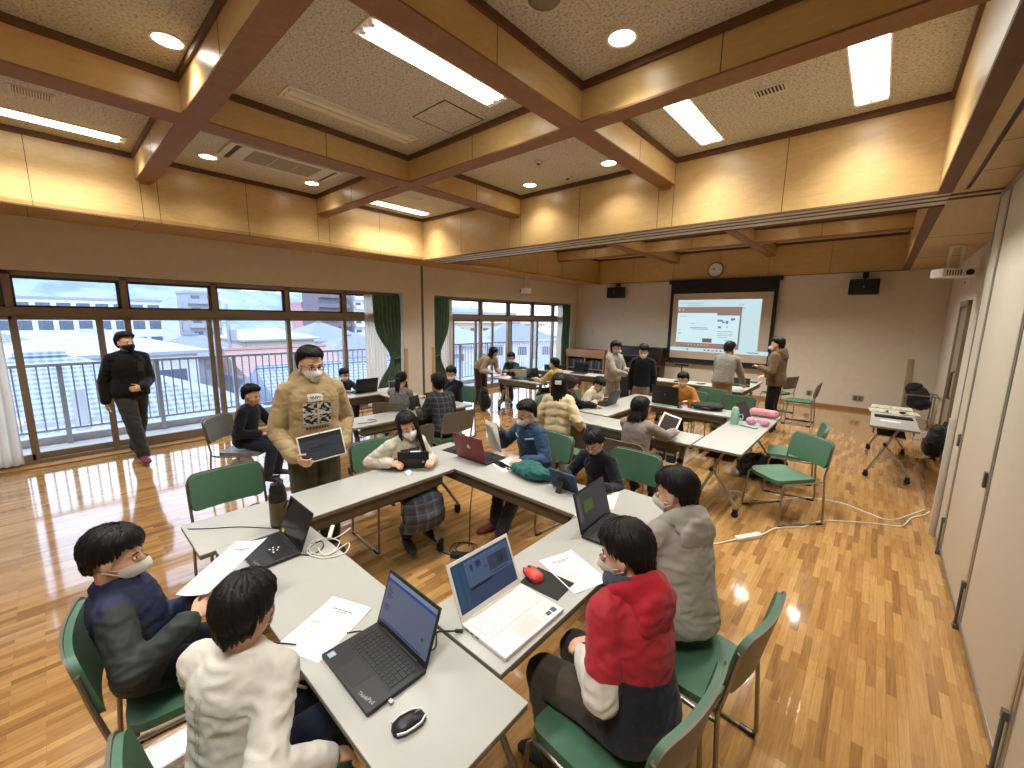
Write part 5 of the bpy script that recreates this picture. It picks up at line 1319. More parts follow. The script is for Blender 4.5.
# mice, pads, phone
def mouse(label, x, y, rz, top, side, z=ZT, k=1.0):
    o = thing('computer_mouse', label, 'mouse', (x, y, z), rz); rg = []
    for t, hw, ht in ((-.052, .012, .012), (-.045, .024, .024), (-.02, .031, .034), (.01, .030, .033), (.035, .027, .024), (.05, .018, .014), (.054, .008, .009)):
        rg.append([V((hw * math.cos(a) * k, t * k, max(.001, ht * .35 + ht * .65 * math.sin(a)) * k)) for a in [2 * PI * i / 18 for i in range(18)]])
    MB().loft(rg).build('shell', top, o, smooth=True, ang=80)
    MB().tube([(s_ * .030 * k, y_ * k, .016 * k) for s_, y_ in ((.45, .05), (.9, .03), (1.02, .005), (1.02, -.02), (.75, -.045))], .004 * k, 6).tube([(-s_ * .030 * k, y_ * k, .016 * k) for s_, y_ in ((.45, .05), (.9, .03), (1.02, .005), (1.02, -.02), (.75, -.045))], .004 * k, 6).build('side_trim', side, o, smooth=True)
    MB().tube([(-.003 * k, .028 * k, .026 * k), (.003 * k, .028 * k, .026 * k)], .009 * k, 12).build('scroll_wheel', M_grey, o, smooth=True)
    MB().bx(-.001 * k, .001 * k, .012 * k, .05 * k, .020 * k, .034 * k).build('button_gap', M_black, o) if False else None
    return o
mouse('small black and silver mouse on the very front table', -.945, .610, R(-12), M_black, M_silver)
mouse('red mouse on the black mouse pad', -1.125, 1.445, yaw(-1, .3), mat('mouse_red', (206, 70, 56), .4, var=.05), mat('mouse_red_dark', (150, 46, 40), .4), z=ZT + .004, k=1.15)
mouse('white mouse under the hand of the girl in the pinafore', -2.685, 1.80, yaw(.7, -.3), M_white, M_offw, k=.8)
mouse('black mouse on the pad left of the red laptop', -2.84, 2.46, R(160), M_black, M_grey, z=ZT + .004)
mouse('small dark mouse before the child in orange', -2.02, 5.93, R(170), M_black, M_alu, k=.9)
def pad(label, x, y, rz, w, h):
    o = MB().bx(-w / 2, w / 2, -h / 2, h / 2, 0, .004).build('mouse_pad', M_blackm, None, bevel=.0015); o.location = (x, y, ZT); o.rotation_euler = (0, 0, rz); return tag(o, label, 'mouse pad')
pad('black mouse pad beside the white laptop', -1.045, 1.455, R(4), .21, .155)
pad('black pad with a mouse, left of the red laptop', -2.87, 2.46, R(5), .20, .19)
o = thing('smartphone', 'black phone lying flat right of the red laptop', 'phone', (-2.285, 2.46, ZT), R(75)); MB().bx(-.036, .036, -.075, .075, 0, .009).build('case', M_black, o, bevel=.003); MB().bx(-.032, .032, -.07, .07, .0085, .0096).build('screen', M_scoff, o)
# black drink flask in a pouch
o = thing('drink_flask', 'black drink flask in a strapped pouch behind the yellow stickered laptop', 'bottle', (-2.545, .80, ZT))
MB().lathe([(.001, 0), (.044, 0), (.048, .01), (.048, .19), (.044, .21), (.001, .21)], 24).build('pouch', M_blackm, o, smooth=True)
MB().lathe([(.001, .20), (.042, .205), (.043, .235), (.036, .25), (.034, .265), (.001, .268)], 24).build('cap', M_black, o, smooth=True)
MB().lathe([(.0482, .02), (.0492, .03), (.0492, .15), (.0482, .16)], 24).build('flask_window', mat('flask_amber', (92, 76, 48), .3), o, smooth=True)
q = MB()
q.tube([(-.03, .0, .262), (-.03, 0, .285), (.0, .0, .292), (.03, 0, .285), (.03, 0, .262)], .006, 6).tube([(.048, .01, .12), (.07, .03, .17), (.075, .06, .15), (.06, .05, .10), (.048, .02, .08)], .005, 6).tube([(-.048, .01, .18), (-.066, 0, .13), (-.055, .01, .05)], .006, 6)
q.build('strap', M_blackm, o, smooth=True)
# strap of black cloth lying behind the laptop
o = thing('strap_loop', 'black strap loop lying behind the yellow stickered laptop', 'strap', (-2.42, .86, ZT))
MB().tube([(-.06, -.05, .005), (-.03, .0, .06), (.03, .05, .075), (.07, .03, .05), (.07, -.02, .005), (.03, -.05, .004)], .009, 6, flat=.4).build('webbing', M_blackm, o, smooth=True)
# cables
M_cabW = mat('cable_white', (218, 212, 198), .5, var=.03); M_cabK = mat('cable_black', (24, 24, 24), .5)
def smoothpts(pts, n=8):
    pts = [V(p) for p in pts]; out = []
    for i in range(len(pts) - 1):
        p0 = pts[max(i - 1, 0)]; p1 = pts[i]; p2 = pts[i + 1]; p3 = pts[min(i + 2, len(pts) - 1)]
        for k in range(n):
            t = k / n; out.append(.5 * ((2 * p1) + (p2 - p0) * t + (2 * p0 - 5 * p1 + 4 * p2 - p3) * t * t + (3 * p1 - p0 - 3 * p2 + p3) * t ** 3))
    return out + [pts[-1]]
def cable(label, pts, m, r=.003, name='cable', extra=()):
    mb = MB().tube(smoothpts(pts), r, 6)
    o = mb.build(name, m, None, smooth=True, ang=80); tag(o, label, 'cable')
    for nm, mm, q in extra: q.build(nm, mm, o, bevel=.002)
    return o
z = ZT + .004
cable('bundle of white cable curled on the left table', [(-2.17, 1.05, z + .02), (-2.16, .95, z), (-2.22, .86, z), (-2.12, .80, z), (-2.03, .86, z), (-2.10, .95, z + .006), (-2.20, .90, z + .004), (-2.14, .79, z + .004), (-2.02, .82, z), (-1.98, .92, z), (-2.06, .98, z), (-2.02, .84, z + .006), (-2.12, .84, z + .008)], M_cabW, .0035,
      extra=(('plug', M_cabW, MB().bar((-2.24, .98, z + .035), (-2.16, .92, z + .012), .02, .016)),))
cable('thin black cable running left from the yellow stickered laptop', [(-2.43, .70, z), (-2.48, .78, z), (-2.58, .72, z), (-2.70, .62, z), (-2.80, .50, z), (-2.88, .42, z)], M_cabK, .0025)
cable('black cable looping at the right side of the yellow stickered laptop', [(-2.13, .76, z), (-2.09, .80, z), (-2.11, .86, z), (-2.16, .88, z + .01), (-2.20, .84, z)], M_cabK)
cable('black power cable between the two front laptops', [(-1.115, .985, z), (-1.14, .95, z), (-1.18, .90, z), (-1.13, .83, z), (-1.10, .80, z + .03), (-1.13, .86, z), (-1.22, .92, z - .002), (-1.28, .90, z)], M_cabK, .003, extra=(('plug', M_cabK, MB().bar((-1.105, .975, z + .004), (-1.13, .955, z + .004), .012, .01)),))
cable('thin black cable from under the printed sheet to the laptop', [(-1.44, .66, z), (-1.41, .70, z), (-1.39, .71, z)], M_cabK, .0025)
cable('thin black cable hanging over the front table edge by the white shirt', [(-1.52, .50, z + .004), (-1.58, .46, z), (-1.60, .445, z - .02), (-1.60, .44, .5), (-1.55, .45, .3), (-1.55, .5, .02)], M_cabK, .0025)
z0 = .006
cable('tangle of black cable on the floor beneath the middle table', [(-2.44, 2.28, .60), (-2.46, 2.26, .3), (-2.43, 2.22, z0), (-2.36, 2.10, z0), (-2.47, 2.04, z0), (-2.54, 2.16, z0), (-2.42, 2.24, z0 + .004), (-2.34, 2.16, z0), (-2.44, 2.08, z0 + .006), (-2.50, 2.2, z0 + .006), (-2.38, 2.26, z0), (-2.30, 2.14, z0), (-2.42, 2.02, z0), (-2.60, 1.98, z0)], M_cabK, .0045,
      extra=(('power_brick', M_blackm, MB().box((-2.36, 2.04, .02), (.13, .055, .034), rz=R(30))),))
cable('white extension cord running across the floor to the partition', [(-1.10, 3.40, .006), (-.86, 3.72, .006), (-.72, 3.95, .012), (-.60, 4.14, .012), (-.52, 4.40, .006), (-.40, 4.55, .006), (-.33, 4.62, .006), (-.20, 4.90, .006), (.05, 5.1, .006), (.24, 5.22, .006), (.38, 5.30, .006), (.46, 5.60, .006), (.55, 5.75, .01), (.60, 5.80, .05)], M_cabW, .007,
      extra=(('socket_block', M_cabW, MB().bar((-.74, 3.91, .018), (-.60, 4.14, .018), .055, .032)),))
cable('second white cord lying behind the mint green chair', [(-1.28, 5.0, .65), (-1.22, 4.98, .3), (-1.15, 5.02, .02), (-1.0, 5.10, .006), (-.80, 5.0, .006), (-.62, 5.15, .006), (-.40, 5.45, .006), (-.10, 5.55, .006), (.12, 5.45, .006), (.30, 5.40, .006), (.48, 5.75, .006), (.58, 5.98, .006)], M_cabW, .006)
cable('short black cable on the empty middle left table', [(-4.40, 2.28, ZT + .004), (-4.36, 2.46, ZT + .004), (-4.42, 2.52, ZT + .004), (-4.50, 2.46, ZT + .004)], M_cabK, .004)
cable('pale cable hanging behind the laptop with the green square', [(-1.17, 2.2, ZT + .004), (-1.28, 2.14, ZT + .004), (-1.325, 2.10, ZT - .01), (-1.34, 2.06, .55), (-1.34, 2.0, .2), (-1.30, 2.0, .01)], M_cabW, .003)
# bags and cloth things
def blob(name, label, cat, c, parts, m, rz=0, vox=.009, amp=.006, fr=14, extra=()):
    o = thing(name, label, cat, c, rz); mb = MB()
    for p_ in parts:
        if len(p_) == 2: mb.ball(p_[0], p_[1], None, 16, 12)
        else: mb.caps(*p_)
    me = solid(mb, vox, 4); wrinkle(me, amp, fr, len(label))
    mn = min(v.co.z for v in me.vertices)
    for v in me.vertices: v.co.z -= mn
    link('bag_body' if 'bag' in name or 'pack' in name else 'body_shell', me, m, o)
    for nm, mm, q in extra: q.build(nm, mm, o, smooth=True)
    return o
M_teal = fabric('teal_nylon', (22, 88, 82), .55)
blob('drawstring_bag', 'crumpled teal bag lying on the middle table', 'bag', (-1.93, 2.43, ZT), [((0, 0, .03), (.17, .10, .04)), ((-.06, .03, .05), (.09, .08, .035)), ((.07, -.01, .05), (.10, .07, .035)), ((.12, .05, .03), (.08, .06, .03)), ((-.13, -.03, .03), (.06, .06, .03)), ((.0, .06, .06), (.06, .04, .025))], M_teal, R(-8), .008, .012, 20,
     (('bag_strap', M_black, MB().tube(smoothpts([(-.15, -.02, .03), (-.20, -.05, .012), (-.25, -.04, .008), (-.26, .02, .008), (-.22, .06, .01)]), .008, 6, flat=.4)), ('bag_print', M_white, MB().bx(.0, .06, -.05, -.035, .075, .082).bx(.02, .07, -.075, -.06, .072, .078))))
blob('laptop_bag', 'black flat bag lying on the table beside the large black laptop', 'bag', (-1.70, 6.12, ZT), [((0, 0, .035), (.20, .13, .045)), ((-.12, 0, .035), (.09, .12, .04)), ((.12, 0, .035), (.09, .12, .04))], M_blackm, R(12), .01, .008, 12,
     (('bag_handle', M_black, MB().tube(smoothpts([(-.06, -.13, .04), (-.05, -.165, .045), (.05, -.165, .045), (.06, -.13, .04)]), .009, 6)), ('zip_tag', M_alu, MB().bx(-.07, -.055, -.145, -.137, .03, .045))))
M_bk = fabric('black_nylon', (24, 24, 26), .6)
def backpack(label, c, rz, k=1.0, m=None, tilt=0):
    o = thing('backpack', label, 'bag', c, rz); mb = MB()
    for p_, r_ in (((0, 0, .20), (.15, .09, .21)), ((0, .06, .14), (.12, .06, .13)), ((0, 0, .34), (.12, .07, .09))): mb.ball(p_, r_, None, 16, 12)
    me = solid(mb, .011, 4); wrinkle(me, .008, 12, len(label)); me.transform(Matrix.Rotation(R(tilt), 4, 'X') @ Matrix.Scale(k, 4)); mn = min(v.co.z for v in me.vertices)
    for v in me.vertices: v.co.z -= mn
    M = Matrix.Translation((0, 0, -mn)) @ Matrix.Rotation(R(tilt), 4, 'X') @ Matrix.Scale(k, 4)
    link('bag_body', me, m or M_bk, o)
    MB().tube(smoothpts([(-.03, -.05, .41), (-.03, -.06, .46), (.03, -.06, .46), (.03, -.05, .41)]), .009, 6, M).build('carry_loop', M_blackm, o, smooth=True)
    for s in (-1, 1): MB().tube(smoothpts([(s * .06, -.07, .38), (s * .08, -.13, .30), (s * .09, -.13, .15), (s * .11, -.07, .06)]), .012, 6, M, flat=.5).build('shoulder_strap', M_blackm, o, smooth=True)
    MB().tube(smoothpts([(-.10, .095, .18), (0, .125, .235), (.10, .095, .18)]), .004, 5, M).build('zip', M_grey, o, smooth=True)
    return o
backpack('black backpack lying on the floor under the table with the pink pencil case', (-1.18, 5.85, 0), R(75), 1.35, tilt=72)
backpack('black backpack standing on the floor beside the far left table', (-6.05, 5.95, 0), R(-20), 1.15)
backpack('black bag slumped against the right wall near the partition', (.80, 8.45, 0), R(100), 1.15)
backpack('dark backpack on the floor behind the khaki hoodie', (-3.72, 1.08, 0), R(40), .95, tilt=18)
backpack('black bag on the floor before the stool like shelf at the far left', (-6.3, 9.9, 0), R(10), 1.0)
backpack('brown and black bag on the floor under the grey backed chair by the window', (-5.80, 1.46, 0), R(70), .9, fabric('brown_canvas', (96, 82, 64), .8), 70)
backpack('black bag hanging low beside the chair of the puffer jacket girl', (-2.05, 4.55, 0), R(0), .9)
# pencil case, bottle, headphones on the table at the right
blob('pencil_case', 'pink pencil case at the far end of the right table', 'pencil case', (-1.01, 6.16, ZT), [((-.12, 0, .05), (.12, 0, .05), .052, .052)], mat('pink_case', (222, 150, 158), .55), R(-4), .009, .004, 14, (('zip', M_white, MB().tube([(-.13, -.02, .098), (.13, -.02, .098)], .004, 6)), ('zip_pull', M_alu, MB().bx(.12, .135, -.035, -.028, .085, .1))))
o = thing('water_bottle', 'mint green water bottle with a carry loop at the right table', 'bottle', (-1.20, 5.48, ZT))
M_mint = mat('mint_plastic', (136, 176, 158), .4, var=.03)
MB().lathe([(.001, 0), (.045, 0), (.047, .01), (.047, .13), (.042, .15), (.001, .15)], 24).build('bottle_body', M_mint, o, smooth=True)
MB().lathe([(.001, .148), (.038, .15), (.038, .19), (.028, .21), (.001, .212)], 20).build('bottle_cap', mat('mint_cap', (152, 190, 172), .4), o, smooth=True)
MB().tube(smoothpts([(.047, 0, .12), (.075, .01, .13), (.085, .01, .09), (.07, 0, .05), (.047, 0, .06)]), .006, 8).build('carry_loop', M_mint, o, smooth=True)
o = thing('headphones', 'pink and white headphones lying on the right table', 'headphones', (-.99, 5.66, ZT)); o.scale = (1.3, 1.3, 1.3); M_pk = mat('headphone_pink', (206, 150, 172), .45)
MB().tube(smoothpts([(-.05, -.06, .03), (-.07, .02, .02), (-.02, .09, .018), (.05, .09, .018), (.08, .02, .02), (.06, -.04, .03)]), .010, 8).build('head_band', M_pk, o, smooth=True)
for x, y in ((-.04, -.07), (.065, -.045)): MB().ball((x, y, .038), (.042, .032, .038)).build('ear_cup', M_pk, o, smooth=True); MB().ball((x + .02, y + .02, .036), (.026, .026, .03)).build('ear_pad', M_white, o, smooth=True)
o = blob('folded_cloth', 'mint green strap cloth before the pink headphones', 'cloth', (-1.04, 5.42, ZT), [((-.09, .0, .012), (.09, -.02, .012), .012, .012), ((-.02, .02, .012), (.10, .02, .012), .012, .012)], M_mint, R(-12), .007, .003)
# amber drink, document camera, far things
o = thing('drink_bottle', 'amber drink bottle with a dark cap beside the child in orange', 'bottle', (-1.92, 6.05, ZT))
MB().lathe([(.001, 0), (.03, 0), (.032, .01), (.032, .10), (.014, .135), (.001, .137)], 18).build('bottle_body', mat('amber_tea', (134, 88, 34), .2), o, smooth=True); MB().lathe([(.001, .13), (.016, .13), (.016, .155), (.001, .156)], 14).build('bottle_cap', M_black, o, smooth=True)
o = thing('document_camera', 'black document camera on a post on the table under the screen', 'camera', (-2.92, 8.50, ZT))
MB().bx(-.11, .11, -.09, .09, 0, .02).build('camera_base', M_black, o, bevel=.005); MB().tube([(0, 0, .02), (0, 0, .33)], .012, 10).build('post', M_black, o, smooth=True); MB().bx(-.13, .13, -.05, .03, .33, .37).build('camera_head', M_black, o, bevel=.01)
cable('black cable coiled on the table under the screen', [(-2.62, 8.48, ZT + .004), (-2.5, 8.56, ZT + .004), (-2.42, 8.48, ZT + .02), (-2.52, 8.42, ZT + .004), (-2.6, 8.52, ZT + .004), (-2.48, 8.6, ZT + .01)], M_cabK, .006)
o = thing('remote_control', 'black remote control on the table under the screen', 'remote', (-2.25, 8.44, ZT), R(40)); MB().bx(-.022, .022, -.08, .08, 0, .02).build('case', M_black, o, bevel=.004); MB().bx(-.012, .012, -.04, .06, .0195, .0215).build('button_pad', M_grey, o)
tablet('flat black tablet lying on the table under the screen', (-1.90, 9.55, ZT + .012), (0, 1), 88, .30, .22, M_blackm, M_scoff)
o = thing('action_camera', 'small black camera on a mini tripod on the far left table', 'camera', (-5.52, 6.25, ZT))
MB().bx(-.06, .06, -.05, .05, .06, .16).build('camera_body', M_black, o, bevel=.01); MB().tube([(0, -.05, .11), (0, -.085, .11)], .03, 14).build('lens', M_blackm, o, smooth=True)
q = MB()
for a in (0, 2.1, 4.2): q.tube([(0, 0, .06), (.06 * math.cos(a), .06 * math.sin(a), .004)], .007, 6)
q.build('tripod_leg', M_grey, o, smooth=True)
o = thing('cup', 'black cup behind the red laptop lid', 'cup', (-2.78, 2.54, ZT)); MB().lathe([(.001, 0), (.032, 0), (.036, .08), (.037, .085), (.033, .085), (.030, .01), (.001, .008)], 18).build('cup_wall', M_black, o, smooth=True); MB().tube(smoothpts([(.035, 0, .065), (.058, 0, .06), (.058, 0, .03), (.034, 0, .02)]), .005, 6).build('handle', M_black, o, smooth=True)
for i, (x, lab) in enumerate(((-2.08, 'left one of two blue labelled packs hanging under the middle table'), (-1.96, 'right one of two blue labelled packs hanging under the middle table'))):
    o = thing('snack_pack', lab, 'pack', (x + .40, 4.44, .392)); MB().bx(-.045, .045, -.035, .035, 0, .125).build('box', mat('pack_blue', (50, 84, 130), .5, var=.25, vs=40), o, bevel=.006); MB().bx(-.043, .043, -.0365, -.034, .085, .11).build('label_band', M_white, o); MB().tube([(0, 0, .125), (0, 0, .16)], .003, 6).build('hook', M_grey, o)
# side table things at the right
M_mag = NT('magazine_cover'); nn = M_mag.noise(M_mag.coord(), 22, 3, .6); M_mag.set(Base_Color=M_mag.ramp(nn, [(.34, lin((104, 112, 84))), (.44, lin((196, 190, 160))), (.56, lin((226, 222, 204))), (.68, lin((150, 150, 96)))]), Roughness=.35); M_mag = M_mag.m
k_ = 0
for x, y, rz, lab in ((.12, 7.85, 4, 'leftmost magazine of the front row on the right side table'), (.30, 7.80, -6, 'middle magazine of the front row on the right side table'), (.44, 7.86, 5, 'rightmost magazine of the front row on the right side table'), (.14, 8.22, -4, 'left magazine of the rear row on the right side table'), (.38, 8.24, 6, 'right magazine of the rear row on the right side table')):
    o = thing('magazine', lab, 'magazine', (x, y, ZT + k_ * .0), R(rz), 'magazines on the right side table'); MB().bx(-.10, .10, -.14, .14, 0, .008).build('pages', M_pap, o, bevel=.001); MB().bx(-.102, .102, -.142, .142, .008, .010).build('cover', M_mag, o)
o = thing('keyboard', 'black computer keyboard at the near end of the right side table', 'keyboard', (.27, 7.38, ZT), R(2)); MB().bx(-.19, .19, -.07, .07, 0, .018).build('case', M_black, o, bevel=.004); q = MB()
for r in range(5):
    for c in range(16): q.bx(-.18 + c * .0225, -.162 + c * .0225, .04 - r * .023, .058 - r * .023, .018, .022)
q.build('keys', M_key, o)
sheet('notebook page below the black keyboard on the right side table', (.24, 7.10), R(85), .12, .2, lines=False)
o = thing('storage_basket', 'white storage basket on the floor at the right wall', 'basket', (.78, 9.75, 0)); q = MB(); w_, d_, h_ = .15, .11, .13
for a, b, c, e in ((-w_, w_, -d_, -d_ + .008), (-w_, w_, d_ - .008, d_), (-w_, -w_ + .008, -d_, d_), (w_ - .008, w_, -d_, d_)): q.bx(a, b, c, e, .0, h_)
q.bx(-w_, w_, -d_, d_, 0, .008).build('basket_wall', M_white, o); MB().bx(-w_ - .006, w_ + .006, -d_ - .006, -d_ + .01, h_ - .014, h_).bx(-w_ - .006, w_ + .006, d_ - .01, d_ + .006, h_ - .014, h_).bx(-w_ - .006, -w_ + .01, -d_, d_, h_ - .014, h_).bx(w_ - .01, w_ + .006, -d_, d_, h_ - .014, h_).build('rim', M_offw, o, bevel=.003)
o = thing('folded_cart', 'grey tube cart with a black coat over it in the right corner', 'cart', (.72, 10.4, 0)); q = MB()
for y in (-.22, .22): q.tube(smoothpts([(-.22, y, .0), (-.22, y, .62), (-.18, y, .68), (.14, y, .68), (.2, y, .66)]), .012, 8).tube([(.14, y, .68), (.14, y, 0)], .012, 8)
q.tube([(-.22, -.22, .62), (-.22, .22, .62)], .012, 8).tube([(.14, -.22, .2), (.14, .22, .2)], .012, 8).tube([(.2, -.22, .66), (.2, .22, .66)], .012, 8); q.build('tube_frame', M_chrome, o, smooth=True)
blob('coat', 'black coat heaped over the grey cart in the right corner', 'coat', (.66, 10.62, .36), [((0, 0, .2), (.17, .14, .22)), ((-.05, .02, .36), (.13, .12, .12)), ((.06, -.05, .1), (.14, .12, .12))], M_bk, 0, .012, .012, 9)
o = MB().bx(-.05, .05, -.012, .012, 0, 1.22).build('wooden_board', mat('board_beige', (166, 146, 108), .6), None, bevel=.003); o.location = (.56, 11.72, 0); o.rotation_euler = (R(-4), 0, 0); tag(o, 'tall narrow beige board leaning at the far right corner', 'board')
# shelf and piano along the far wall
M_shelfw = wood_panel('shelf_wood', (172, 134, 96), (146, 108, 74), (1, 6, 6), .5); M_dk = wood_panel('dark_piano_wood', (66, 40, 28), (44, 26, 18), (6, 2, 6), .3)
o = thing('book_shelf', 'long low shelf with a wooden top, filled with dark folders, at the far left', 'shelf', (-6.86, 11.45, 0))
MB().bx(-.70, .70, -.28, .28, .74, .98).build('wooden_top', M_shelfw, o, bevel=.006); [MB().bx(x_ - .02, x_ + .02, -.26, .26, 0, .74).build('side_panel', M_shelfw, o) for x_ in (-.66, 0, .66)]; MB().bx(-.66, .66, .22, .26, .02, .74).build('back_panel', M_blackm, o); MB().bx(-.66, .66, -.25, .25, .02, .05).bx(-.66, .66, -.25, .25, .37, .39).build('shelf_board', M_shelfw, o)
g = random.Random(3)
fm = [mat('folder_%d' % i, c_, .6) for i, c_ in enumerate(((42, 50, 68), (30, 34, 44), (66, 72, 86), (36, 44, 60), (110, 112, 116)))]
src = [MB().bx(-.022, .022, -.11, .11, 0, .27).build('folder', m_, None, bevel=.003) for m_ in fm]; fi = 0
for row, z in enumerate((.05, .39)):
    x = -.61
    while x < .6:
        if abs(x) > .05:
            s_ = src[fi % 5]; f_ = s_ if fi < 5 else s_.copy()
            if fi >= 5: COL.objects.link(f_)
            f_.location = (-6.86 + x, 11.36, z + .001); sc = .8 + .35 * g.random(); f_.scale = (1, 1, sc)
            tag(f_, 'dark upright folder standing in the long low shelf, %s row' % ('bottom' if row == 0 else 'upper'), 'folder', 'folders in the low shelf, %s row' % ('bottom' if row == 0 else 'upper')); fi += 1
        x += .052 + .004 * g.random()
o = thing('upright_piano', 'dark upright piano against the far wall left of the screen', 'piano', (-5.25, 11.45, 0))
MB().bx(-.72, .72, -.05, .33, .0, 1.12).build('piano_case', M_dk, o, bevel=.008); MB().bx(-.75, .75, -.09, .36, 1.12, 1.15).build('top_lid', M_black, o, bevel=.006); MB().bx(-.72, .72, -.34, -.04, .62, .70).build('key_bed', M_dk, o, bevel=.006); MB().bx(-.70, .70, -.33, -.05, .70, .76).build('key_lid', M_dk, o, bevel=.015)
for s in (-1, 1): MB().bx(s * .68 - .04, s * .68 + .04, -.33, -.25, 0, .64).build('leg', M_dk, o, bevel=.006)
MB().bx(-.66, .66, -.058, -.048, .78, 1.08).build('music_desk', M_black, o, bevel=.004)
o = thing('lectern', 'black panel lectern standing between the grey hoodie and the navy sweater', 'lectern', (-4.50, 9.3, 0), R(8)); MB().bx(-.26, .26, -.02, .18, .04, 1.05).build('body_panel', M_blackm, o, bevel=.008); MB().bx(-.30, .30, -.14, .24, 1.05, 1.09).build('reading_top', M_black, o, bevel=.006); MB().bx(-.28, .28, -.12, .22, 0, .05).build('foot', M_black, o, bevel=.006)
o = thing('tissue_box', 'white box on the floor at the far left behind the cream top child', 'box', (-5.3, 9.35, 0), R(15)); MB().bx(-.17, .17, -.12, .12, 0, .20).build('carton', M_white, o, bevel=.006); MB().bx(-.12, .12, -.005, .005, .2, .203).build('tape', M_offw, o)
o = thing('printer', 'low black printer on the farthest left table', 'printer', (-5.78, 8.06, ZT)); MB().bx(-.19, .19, -.15, .15, 0, .14).build('case', M_black, o, bevel=.015); MB().bx(-.13, .13, -.2, -.14, .02, .03).build('paper_tray', M_grey, o, bevel=.003)
# ------------------------------------------------------------------ outside: balcony, town, hills
M_conc = mat('balcony_concrete', (186, 186, 186), .8, var=.06, vs=4, bump=.1, bs=60); M_rail = mat('rail_grey', (170, 168, 174), .45, .4, var=.04)
struct('floor_balcony', MB().bx(-9.35, -7.97, -6, 16, -.25, -.06), M_conc); struct('trim_21', MB().bx(-9.35, -9.18, -6, 16, -.06, .06), M_conc, bevel=.01)
def railing(y0, y1, label):
    o = thing('balcony_railing', label, 'railing', (-9.10, 0, 0), 0, 'balcony railings')
    MB().bx(-.03, .03, y0, y1, 1.13, 1.175).build('top_rail', M_rail, o, bevel=.006); MB().bx(-.02, .02, y0, y1, .16, .19).build('bottom_rail', M_rail, o)
    p0 = None; y = y0 + .1
    while y < y1:
        if p0 is None: p0 = MB().bx(-.03, .03, -.03, .03, -.06, 1.14).build('rail_post', M_rail, o, bevel=.004); q = p0
        else: q = p0.copy(); COL.objects.link(q)
        q.location = (-.02, y, 0); y += 1.12
    p0 = None; y = y0 + .05
    while y < y1:
        if p0 is None: p0 = MB().bx(-.009, .009, -.009, .009, .18, 1.14).build('baluster', M_rail, o); q = p0
        else: q = p0.copy(); COL.objects.link(q)
        q.location = (0, y, 0); y += .118
railing(-3.4, 5.6, 'grey balcony railing outside the nearer window'); railing(5.64, 15.6, 'grey balcony railing outside the farther window')
def tile_mat(name, c, c2, s=3.2):
    t = NT(name); w = t.node('ShaderNodeTexWave'); w.wave_type = 'BANDS'; w.bands_direction = 'Z'; w.inputs['Scale'].default_value = s; w.inputs['Distortion'].default_value = .3; t.lk(t.coord(), w.inputs[0])
    w2 = t.node('ShaderNodeTexWave'); w2.bands_direction = 'Y'; w2.inputs['Scale'].default_value = s * .55; t.lk(t.coord(), w2.inputs[0])
    f = t.math('ADD', t.math('MULTIPLY', w.outputs['Fac'], .6), t.math('MULTIPLY', w2.outputs['Fac'], .4)); n = t.noise(t.coord(), .8, 3)
    t.set(Base_Color=t.mix(t.math('MULTIPLY', n, .35), t.ramp(f, [(.2, lin(c)), (.75, lin(c2))]), lin(c2)), Roughness=.5); t.bump(f, .4, .05); return t.m
M_tileB = tile_mat('roof_tile_blue', (92, 104, 128), (150, 164, 190)); M_tileG = tile_mat('roof_tile_slate', (84, 92, 108), (128, 138, 156)); M_tileL = tile_mat('roof_pale_teal', (140, 168, 180), (174, 198, 206), 1.5); M_tileR = tile_mat('roof_tile_rust', (136, 104, 104), (164, 130, 126))
M_hw = mat('house_wall_white', (206, 208, 212), .85, var=.04, vs=2); M_hc = mat('house_wall_cream', (198, 186, 168), .85, var=.04, vs=2); M_hg = mat('house_wall_grey', (150, 154, 164), .85, var=.05, vs=2); M_hb = mat('tower_wall_dark', (112, 106, 116), .85, var=.08, vs=1); M_hp = mat('tower_wall_pink', (188, 142, 150), .85)
M_pane = mat('outside_window', (84, 98, 118), .25, var=.2, vs=3)
GZ = -7.0
